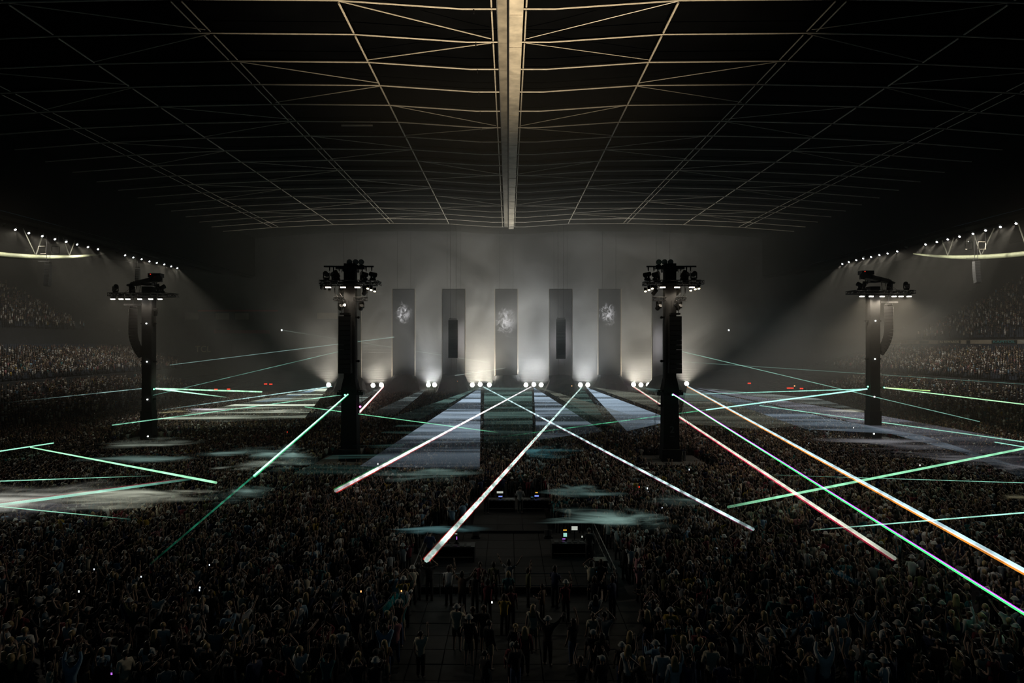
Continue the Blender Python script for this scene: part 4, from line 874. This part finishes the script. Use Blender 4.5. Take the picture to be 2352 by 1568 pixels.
for k, (px, py) in enumerate(((647, 758), (1674, 758), (1427, 773.5), (917, 692))):
    p = W(px, py, 171.2); t = thing('wall_light', f'tiny white light on the far end wall, {ORD[k]} of four', 'light', p, 0, 'tiny lights on the far wall'); MB().box((0, 0, 0), (.34, .2, .42)).build('lens', M['dot'] if k != 2 else M['lens_warm'], t); MB().box((0, .2, 0), (.4, .25, .5)).build('housing', M['black'], t)

# ------------------------------------------------------------------ people
def tint_mat(name, attr, rough=.8):
    m, nt, out = nmat(name); b = N(nt, 'ShaderNodeBsdfPrincipled'); b.inputs['Roughness'].default_value = rough
    a = N(nt, 'ShaderNodeAttribute', attribute_type='INSTANCER', attribute_name=attr)
    nt.links.new(a.outputs['Color'], b.inputs['Base Color']); nt.links.new(b.outputs[0], out.inputs[0]); return m
SKIN = [surf('skin_light', (.50, .33, .25), .55), surf('skin_tan', (.36, .22, .15), .55), surf('skin_brown', (.16, .09, .06), .5)]
SHOE, EYE, LIP = surf('shoe', (.05, .05, .05), .6), surf('eye', (.01, .01, .01), .3), surf('lip', (.35, .12, .10), .5)
ARM = dict(down=((.245, -.02, 1.14), (.265, .06, .90)), up=((.27, .08, 1.66), (.22, .12, 1.91)), vee=((.37, .05, 1.58), (.49, .10, 1.80)), phone=((.25, .21, 1.27), (.12, .40, 1.47)),
           bent=((.27, -.04, 1.16), (.22, .20, 1.19)), fold=((.26, .05, 1.15), (.05, .21, 1.20)), point=((.31, .19, 1.54), (.35, .43, 1.68)), head=((.37, .03, 1.56), (.15, .02, 1.77)))
POSES = [('both arms down', 'down', 'down'), ('both arms raised', 'up', 'up'), ('one arm raised', 'down', 'up'), ('hands held up in front', 'phone', 'phone'), ('elbows bent', 'bent', 'bent'),
         ('arms folded', 'fold', 'fold'), ('arms spread high', 'vee', 'vee'), ('one arm pointing ahead', 'bent', 'point'), ('hands behind head', 'head', 'head')]
SH = {1: Vector((.185, 0, 1.42)), -1: Vector((-.185, 0, 1.42))}
def arm_pts(kind, s):
    e, wr = ARM[kind]; return Vector((e[0] * s, e[1], e[2])), Vector((wr[0] * s, wr[1], wr[2]))
_dg = None
def skin_mesh(vs, es, rad, sub=1):
    me = bpy.data.meshes.new('tmp'); me.from_pydata([tuple(v) for v in vs], es, [])
    o = bpy.data.objects.new('tmp', me); C.objects.link(o)
    m = o.modifiers.new('s', 'SKIN'); m.use_smooth_shade = True
    for i, sv in enumerate(me.skin_vertices[0].data):
        r = rad[i]; sv.radius = (r, r) if not isinstance(r, tuple) else r; sv.use_root = (i == 0)
    if sub: o.modifiers.new('u', 'SUBSURF').levels = sub
    dg = bpy.context.evaluated_depsgraph_get(); ev = o.evaluated_get(dg); m2 = bpy.data.meshes.new_from_object(ev)
    out = ([v.co.copy() for v in m2.vertices], [tuple(p.vertices) for p in m2.polygons])
    bpy.data.objects.remove(o); bpy.data.meshes.remove(m2); return out
class Skel:
    def __init__(s): s.v, s.e, s.r = [], [], []
    def p(s, co, r, par=None):
        s.v.append(Vector(co)); s.r.append(r)
        if par is not None: s.e.append((par, len(s.v) - 1))
        return len(s.v) - 1
LEGS = [((.10, .01, .50), (.105, -.02, .085)), ((.12, .05, .51), (.14, -.03, .085))]
def body(pose, sway):
    k = Skel(); _, la, ra = pose
    pv = k.p((0, 0, .95), (.145, .105)); sp = k.p((0, 0, 1.14), (.130, .095), pv); ch = k.p((0, 0, 1.32), (.142, .098), sp); nb = k.p((0, -.005, 1.455), .058, ch)
    n2 = k.p((0, .0, 1.53), .052, nb); hb = k.p((0, .018, 1.585), .068, n2); hm = k.p((0, .02, 1.645), .088, hb); k.p((0, .008, 1.705), .078, hm)
    for s, kind in ((-1, la), (1, ra)):
        e, wr = arm_pts(kind, s); sh = k.p(SH[s] - Vector((0, 0, .012)), .054, ch); el = k.p(e, .043, sh); wv = k.p(wr, .029, el)
        d = (wr - e).normalized(); side = d.cross(Vector((0, 0, 1)) if abs(d.z) < .8 else Vector((0, 1, 0))).normalized(); fwd = side.cross(d)
        pm = k.p(wr + d * .055, .030, wv)
        for j, ln in enumerate((.075, .088, .082, .062)):
            o = side * ((j - 1.5) * .021); kn = k.p(wr + d * .095 + o, .011, pm); mid = k.p(wr + d * (.095 + ln * .55) + o * 1.15 + fwd * .008, .0095, kn); k.p(wr + d * (.095 + ln) + o * 1.2 + fwd * .026, .008, mid)
        t = k.p(wr + d * .045 - side * .036 + fwd * .01, .012, pm); k.p(wr + d * .085 - side * .058 + fwd * .024, .010, t)
    for s in (-1, 1):
        kn_, an_ = LEGS[sway if s > 0 else 0]; hp = k.p((.092 * s, 0, .88), .098, pv); kn = k.p((kn_[0] * s, kn_[1], kn_[2]), .060, hp); an = k.p((an_[0] * s, an_[1], an_[2]), .042, kn)
        bl = k.p((an_[0] * s, an_[1] + .09, .045), .042, an); k.p((an_[0] * s * 1.04, an_[1] + .17, .035), .032, bl)
    v, f = skin_mesh(k.v, k.e, k.r)
    mb = MB(); mb.v = [tuple(q) for q in v]; mb.f = f; mb.m = [1 if max(v[i].z for i in q) < .10 else 0 for q in f]
    mb.tube((0, .095, 1.665), (0, .125, 1.622), .009, 5, .017)
    for s in (-1, 1): mb.ball((s * .092, .012, 1.635), .026, 0, 6, 4, (.4, .7, 1.1)); mb.ball((s * .034, .098, 1.664), .011, 2, 6, 4)
    mb.box((0, .103, 1.592), (.05, .012, .011), mi=3)
    return mb
def shirt(pose, sleeve, sway):
    k = Skel(); _, la, ra = pose
    pv = k.p((0, 0, .80), (.190, .150)); k0 = k.p((0, 0, .92), (.186, .146), pv); sp = k.p((0, 0, 1.14), (.165, .128), k0); ch = k.p((0, 0, 1.34), (.185, .140), sp); k.p((0, -.004, 1.475), .100, ch)
    for s, kind in ((-1, la), (1, ra)):
        e, wr = arm_pts(kind, s); sh = k.p(SH[s] + Vector((0, 0, .004)), .094, ch)
        if sleeve == 1: k.p(SH[s].lerp(e, .72), .074, sh)
        elif sleeve == 2: el = k.p(e, .062, sh); k.p(e.lerp(wr, .96), .046, el)
        else: k.p(SH[s].lerp(e, .22), .084, sh)
    v, f = skin_mesh(k.v, k.e, k.r); mb = MB(); mb.v = [tuple(q) for q in v]; mb.f = f; mb.m = [0] * len(f); return mb
def trousers(length, sway):
    k = Skel(); pv = k.p((0, 0, 1.04), (.160, .120)); p2 = k.p((0, 0, .93), (.158, .12), pv)
    for s in (-1, 1):
        kn_, an_ = LEGS[sway if s > 0 else 0]; kn_, an_ = Vector((kn_[0] * s, *kn_[1:])), Vector((an_[0] * s, *an_[1:])); hp = k.p((.092 * s, 0, .86), .114, p2)
        if length == 2: kn = k.p(kn_, .078, hp); k.p(kn_.lerp(an_, .93), .064, kn)
        else: k.p(Vector((.092 * s, 0, .86)).lerp(kn_, .92), .092, hp)
    v, f = skin_mesh(k.v, k.e, k.r); mb = MB(); mb.v = [tuple(q) for q in v]; mb.f = f; mb.m = [0] * len(f); return mb
def hair(kind):
    mb = MB()
    if kind == 'cap':
        mb.ball((0, -.002, 1.690), .105, 0, 12, 7, (1, 1.12, .92)); mb.box((0, .135, 1.682), (.15, .12, .014)); return mb
    if kind == 'bucket':
        mb.ball((0, -.002, 1.690), .104, 0, 12, 7, (1, 1.1, .9)); mb.loft([[Vector((r * cos(a), r * 1.1 * sin(a), z)) for a in [2 * pi * j / 14 for j in range(14)]] for r, z in ((.102, 1.70), (.150, 1.655), (.146, 1.650), (.098, 1.69))], caps=False); return mb
    mb.ball((0, -.020, 1.682), .104, 0, 12, 8, (1, 1.05, 1))
    if kind == 'long': mb.loft([[Vector((wx * cos(a), y + wy * sin(a), z)) for a in [2 * pi * j / 10 for j in range(10)]] for z, wx, wy, y in ((1.70, .098, .075, -.04), (1.60, .112, .060, -.050), (1.50, .122, .042, -.075), (1.40, .118, .030, -.105), (1.32, .095, .018, -.118))])
    if kind == 'tail': mb.path([(0, -.11, 1.70), (0, -.16, 1.66), (0, -.155, 1.56), (0, -.14, 1.46)], [.03, .036, .032, .012], 7)
    if kind == 'bun': mb.ball((0, -.06, 1.79), .05, 0, 8, 6)
    return mb
BODY = [[body(p, i % 2).mesh('person_body', [SKIN[i % 3], SHOE, EYE, LIP])] for i, p in enumerate(POSES)]
for l in BODY: l[0].polygons.foreach_set('use_smooth', [True] * len(l[0].polygons))
def sm(mb, nm, mat):
    me = mb.mesh(nm, mat); me.polygons.foreach_set('use_smooth', [True] * len(me.polygons)); return me
SHIRTS = {(i, sl): sm(shirt(p, sl, 0), 'shirt', M['scrim']) for i, p in enumerate(POSES) for sl in (0, 1, 2)}
TROUS = {(ln, sw): sm(trousers(ln, sw), 'trousers', M['scrim']) for ln in (1, 2) for sw in (0, 1)}
HAIR = {k: sm(hair(k), 'hair', M['scrim']) for k in ('short', 'long', 'tail', 'bun', 'cap', 'bucket')}
COL = dict(white=(.72, .70, .66), cream=(.60, .53, .40), grey=(.26, .26, .26), black=(.015, .015, .016), navy=(.02, .03, .08), teal=(.04, .16, .17), olive=(.12, .12, .05), maroon=(.16, .02, .03), brown=(.14, .08, .05), mustard=(.42, .28, .04), pink=(.50, .22, .24), sky=(.22, .36, .48))
SM = {k: surf('cloth_' + k, v, .85, grain=.12, scale=14, bump=.1) for k, v in COL.items()}
HC = dict(dark=surf('hair_dark', (.02, .014, .010), .5), brown=surf('hair_brown', (.08, .045, .025), .5), fair=surf('hair_fair', (.40, .28, .13), .5), white=surf('cap_white', (.42, .41, .38), .8), black=surf('cap_black', (.015, .015, .015), .8))
TM = dict(black=surf('denim_black', (.015, .015, .017), .85), blue=surf('denim_blue', (.05, .08, .16), .85), beige=surf('cotton_beige', (.34, .28, .19), .85))
HAIRS = [('short dark hair', 'short', 'dark'), ('short fair hair', 'short', 'fair'), ('long dark hair', 'long', 'dark'), ('long fair hair', 'long', 'fair'), ('brown ponytail', 'tail', 'brown'), ('fair ponytail', 'tail', 'fair'), ('dark hair bun', 'bun', 'dark'), ('white cap', 'cap', 'white'), ('black cap', 'cap', 'black'), ('white bucket hat', 'bucket', 'white'), ('short brown hair', 'short', 'brown')]
TOPS = [('vest top', 0), ('t-shirt', 1), ('t-shirt', 1), ('long-sleeved top', 2)]
LEGW = [('black trousers', 2, 'black'), ('blue jeans', 2, 'blue'), ('beige shorts', 1, 'beige'), ('black shorts', 1, 'black')]
def slot(o, m, i=0):
    o.material_slots[i].link = 'OBJECT'; o.material_slots[i].material = m
def person(loc, rz, sc, pose, top, colr, hr, lg, skin, label, group):
    o = link('person', BODY[pose][0]); o.location = loc; o.rotation_euler = (0, 0, rz); o.scale = (sc, sc, sc); slot(o, SKIN[skin]); tag(o, label, 'person', group)
    a = link('shirt', SHIRTS[(pose, top)], o); slot(a, SM[colr])
    b = link('trousers', TROUS[(lg[1], pose % 2)], o); slot(b, TM[lg[2]])
    c = link('hat' if hr[1] in ('cap', 'bucket') else 'hair', HAIR[hr[1]], o); slot(c, HC[hr[2]])
    return o
FREE = [(-5.0, 5.6, 31, 41.2), (-2.8, 2.9, 41, 50.2)]       # the mixing platform
FREE += [(bx - 3.0, bx + 3.0, D - 5.4, D + 2.7) for bx, D in ((-14.35, 62), (14.63, 62), (-39.5, 75), (40.0, 75))]
def free(x, y): return any(a < x < b and c < y < d for a, b, c, d in FREE)
cells = []
y = 20.6; step = .72
while y < 138.5:
    x = -59.0
    while x < 59.0:
        jx, jy = x + R.uniform(-.25, .25), y + R.uniform(-.25, .25)
        if abs(jx) < .80 * jy + 3 and abs(jx) < 59 and not free(jx, jy):
            keep = .97
            if jy < 31.5: keep = .26 if -4.0 < jx < 5.5 else .9
            if R.random() < keep: cells.append((jx, jy))
        x += step
    y += step * (1.0 if y < 80 else 1.05)
def infr(x, y): return abs(x + .1) / y < .765 and H * F / y + CY < 1640
cells.sort(key=lambda c: c[1])
near = [c for c in cells if infr(*c)][:294]
ns = set(near); rest = [c for c in cells if c not in ns and c[1] > 21]
used = set(); colw = list(COL); 
wts = [11, 5, 7, 46, 10, 4, 5, 4, 5, 1, 1, 2]
for (x, y) in near:
    for _ in range(200):
        pose = R.choices(range(9), [20, 14, 16, 10, 18, 5, 9, 8, 5])[0]; top = R.choice(TOPS); cl = R.choices(colw, wts)[0]; hr = R.choice(HAIRS); lg = R.choice(LEGW)
        key = (pose, top[0], cl, hr[0], lg[0])
        if key not in used: used.add(key); break
    lab = f'person in {cl} {top[0]} and {lg[0]}, {hr[0]}, {POSES[pose][0]}'
    person((x, y, .04 if -5 < x < 6.6 and y < 31 else 0), R.gauss(0, .45), R.uniform(.92, 1.07), pose, top[1], cl, hr, lg, R.choices((0, 1, 2), (5, 4, 2))[0], lab, 'people standing at the near edge of the crowd')
# the performer and the crew at the desks
def one(loc, rz, pose, top, colr, hr, lg, skin, label, group=None, sc=1.0): return person(loc, rz, sc, pose, top, colr, hr, lg, skin, label, group)
one((W(1166, 900, 143.3).x, 143.4, DZ), pi, 8, 1, 'black', HAIRS[0], LEGW[0], 1, 'performer in black at the stage mixer desk with hands up to the head')
for k, (x, y, z, cl, ps) in enumerate(((4.15, 35.2, .31, 'black', 4), (-4.0, 34.7, .31, 'navy', 4), (-1.45, 44.6, .45, 'black', 4), (.75, 44.7, .45, 'grey', 5))):
    one((x, y, z), R.uniform(-.2, .2), ps, 2, cl, HAIRS[(0, 8, 10, 0)[k]], LEGW[0], 0, f'crew member in {cl} long-sleeved top behind the {("lighting desk", "sound desk", "far corner desk with the blue screen", "far corner desk with the amber screen")[k]}', 'crew on the mixing platform')

# everyone beyond the 300 that show largest: one object of instanced figures
def low(pose, hat):
    mb = MB(); _, la, ra = pose
    def ring(z, wx, wy, n=8, y0=0): return [Vector((wx * cos(2 * pi * j / n), y0 + wy * sin(2 * pi * j / n), z)) for j in range(n)]
    mb.loft([ring(.86, .17, .12), ring(1.1, .16, .11), ring(1.32, .20, .12), ring(1.44, .17, .09), ring(1.49, .06, .05)], 1)
    mb.loft([ring(1.48, .05, .05), ring(1.58, .065, .075), ring(1.66, .085, .10), ring(1.74, .06, .07)], 0)
    if hat: mb.loft([ring(1.66, .15, .17), ring(1.685, .11, .12), ring(1.76, .09, .10), ring(1.79, .05, .05)], 3)
    else: mb.loft([ring(1.56, .085, .05, 8, -.05), ring(1.66, .100, .09, 8, -.025), ring(1.74, .085, .09, 8, -.01), ring(1.785, .04, .04)], 3)
    for s, kind in ((-1, la), (1, ra)):
        e, wr = arm_pts(kind, s); m = SH[s].lerp(e, .6)
        mb.tube(SH[s], m, .065, 6, .055, 1); mb.tube(m, e, .045, 5, .04, 0); mb.tube(e, wr, .04, 5, .028, 0); d = (wr - e).normalized(); mb.tube(wr, wr + d * .16, .036, 5, .02, 0)
        mb.tube((.092 * s, 0, .9), (.11 * s, 0, .06), .095, 6, .055, 2); mb.box((.11 * s, .05, .04), (.09, .25, .08), mi=2)
    return mb
SKINC = surf('crowd_skin', (.26, .165, .115), .6)
T1, T2 = tint_mat('crowd_cloth', 'tint'), tint_mat('crowd_hair', 'tint2', .6)
pc = bpy.data.collections.new('crowd_figures')
for hat in (0, 1):
    for i, p in enumerate(POSES):
        me = low(p, hat).mesh('crowd_figure', [SKINC, T1, TM['black'], T2]); me.polygons.foreach_set('use_smooth', [True] * len(me.polygons))
        pc.objects.link(bpy.data.objects.new(f'crowd_figure_{hat * 9 + i:02d}', me))
seat = MB().box((0, 0, .42), (.42, .42, .06)).box((0, -.2, .66), (.42, .06, .44))
sc_ = bpy.data.collections.new('seat_shells'); sc_.objects.link(bpy.data.objects.new('seat_shell', seat.mesh('seat_shell', M['seat'])))
def crowd(name, pts, coll, label, parent=None, cat=None):
    me = bpy.data.meshes.new(name); me.from_pydata([p[0] for p in pts], [], [])
    for an, ty, ix in (('rz', 'FLOAT', 1), ('sc', 'FLOAT', 2), ('ix', 'INT', 3), ('tint', 'FLOAT_COLOR', 4), ('tint2', 'FLOAT_COLOR', 5)):
        at = me.attributes.new(an, ty, 'POINT')
        if ty == 'FLOAT_COLOR': at.data.foreach_set('color', [c for p in pts for c in (*p[ix], 1.0)])
        else: at.data.foreach_set('value', [p[ix] for p in pts])
    o = link(name, me, parent); tag(o, label, cat, kind='stuff')
    g = bpy.data.node_groups.new(name, 'GeometryNodeTree'); g.interface.new_socket('Geometry', in_out='INPUT', socket_type='NodeSocketGeometry'); g.interface.new_socket('Geometry', in_out='OUTPUT', socket_type='NodeSocketGeometry')
    gi, go = g.nodes.new('NodeGroupInput'), g.nodes.new('NodeGroupOutput'); ip = g.nodes.new('GeometryNodeInstanceOnPoints'); ci = g.nodes.new('GeometryNodeCollectionInfo')
    ci.inputs['Collection'].default_value = coll; ci.inputs['Separate Children'].default_value = True; ci.inputs['Reset Children'].default_value = True
    def na(n, t):
        q = g.nodes.new('GeometryNodeInputNamedAttribute'); q.data_type = t; q.inputs['Name'].default_value = n; return q
    cx = g.nodes.new('ShaderNodeCombineXYZ'); r_, s_, i_ = na('rz', 'FLOAT'), na('sc', 'FLOAT'), na('ix', 'INT')
    g.links.new(r_.outputs[0], cx.inputs[2]); g.links.new(gi.outputs[0], ip.inputs['Points']); g.links.new(ci.outputs[0], ip.inputs['Instance']); ip.inputs['Pick Instance'].default_value = True
    g.links.new(i_.outputs[0], ip.inputs['Instance Index']); g.links.new(cx.outputs[0], ip.inputs['Rotation']); g.links.new(s_.outputs[0], ip.inputs['Scale']); g.links.new(ip.outputs[0], go.inputs[0])
    o.modifiers.new('figures', 'NODES').node_group = g
    return o
CV, HV = list(COL.values()), [(.02, .014, .01), (.06, .035, .02), (.38, .27, .13), (.45, .44, .40), (.015, .015, .015)]
def look(ws=None):
    c = R.choices(CV, ws or wts)[0]; hat = R.random() < .16; h = R.choices(HV[3:] if hat else HV[:3], [3, 1] if hat else [6, 3, 1.3])[0]
    return c, h, hat
WSEAT = [24, 8, 6, 48, 6, 2, 2, 2, 2, 1, 2, 3]
def pt(x, y, z, rz, pw, ws=None):
    c, h, hat = look(ws); return ((x, y, z), rz, R.uniform(.92, 1.07), R.choices(range(9), pw)[0] + (9 if hat else 0), c, h)
crowd('crowd', [pt(x, y, 0, R.gauss(0, .5), [14, 16, 20, 10, 16, 4, 12, 10, 4]) for x, y in rest], pc, 'dense dancing crowd covering the field floor up to the stage', cat='crowd')
for side, sgn in (('left', -1), ('right', 1)):
    pts, seats = [], []
    for nm, a in TIERS.items():
        for x, z in rows_of(*a):
            y = 60.0
            while y < (156 if nm != 'lower' else 140):
                y += .58
                if y < x / .80: continue
                jy = y + R.uniform(-.1, .1)
                if nm == 'upper' and side == 'left' and z < 14.2: continue
                pk = dict(lower=.66, middle=.66, upper=.55 if z < 20 else .3)[nm]
                if nm == 'middle' and z > 9.3: pk = 0 if z > 9.6 else .4
                if nm == 'upper' and side == 'right' and z < 14: pk = .3
                if R.random() < pk: pts.append(pt(sgn * x, jy, z, sgn * (pi / 2 - .55) + R.gauss(0, .3), [26, 6, 8, 12, 18, 10, 6, 4, 4], WSEAT))
                else: seats.append(((sgn * x, y, z), sgn * pi / 2, 1.0, 0, (0, 0, 0), (0, 0, 0)))
    crowd('spectators', pts, pc, f'rows of spectators standing in the {side} stand', cat='crowd')
    crowd('empty_seats', seats, sc_, None, parent=walls[side])

# phones glowing in the crowd
for k, (px, py, m) in enumerate(((1521, 1166, 'phone'), (1487, 1121, 'phone'), (1488, 1130, 'phone'), (1468, 1118, 'reddot'), (2113, 1068, 'dot'), (1583, 1078, 'phone'), (1648, 1258, 'phone'), (322, 1301, 'phone'), (324, 1324, 'phone'), (459, 1349, 'phone'), (458, 1355, 'phone'),
                                (481, 1297, 'phone'), (216, 1307, 'phone'), (922, 1357, 'orangedot'), (829, 1358, 'orangedot'), (181, 1358, 'dot'), (256, 1547, 'scr_violet'), (1130, 1383, 'dot'), (2005, 983, 'dot'), (1858, 1017, 'phone'), (787, 994, 'dot'), (660, 992, 'reddot'), (868, 1065, 'dot'), (1960, 982, 'dot'))):
    p = OP(px, py, 1.75 if m != 'dot' else 1.95)
    t = thing('phone', f'small {dict(phone="white", dot="bright white", reddot="red", orangedot="orange", scr_violet="violet")[m]} glowing phone held up, {k + 1 if k < 0 else ("first second third fourth fifth sixth seventh eighth ninth tenth eleventh twelfth thirteenth fourteenth fifteenth sixteenth seventeenth eighteenth nineteenth twentieth twenty-first twenty-second twenty-third twenty-fourth".split()[k])} of the lights in the crowd', 'phone', p, 0, 'phones in the crowd')
    MB().box((0, .012, 0), (.07, .012, .13)).build('phone_body', M['phonebody'], t); MB().box((0, .004, 0), (.05 if p.y < 45 else .07, .006, .07 if p.y < 45 else .12)).build('screen', M[m], t)
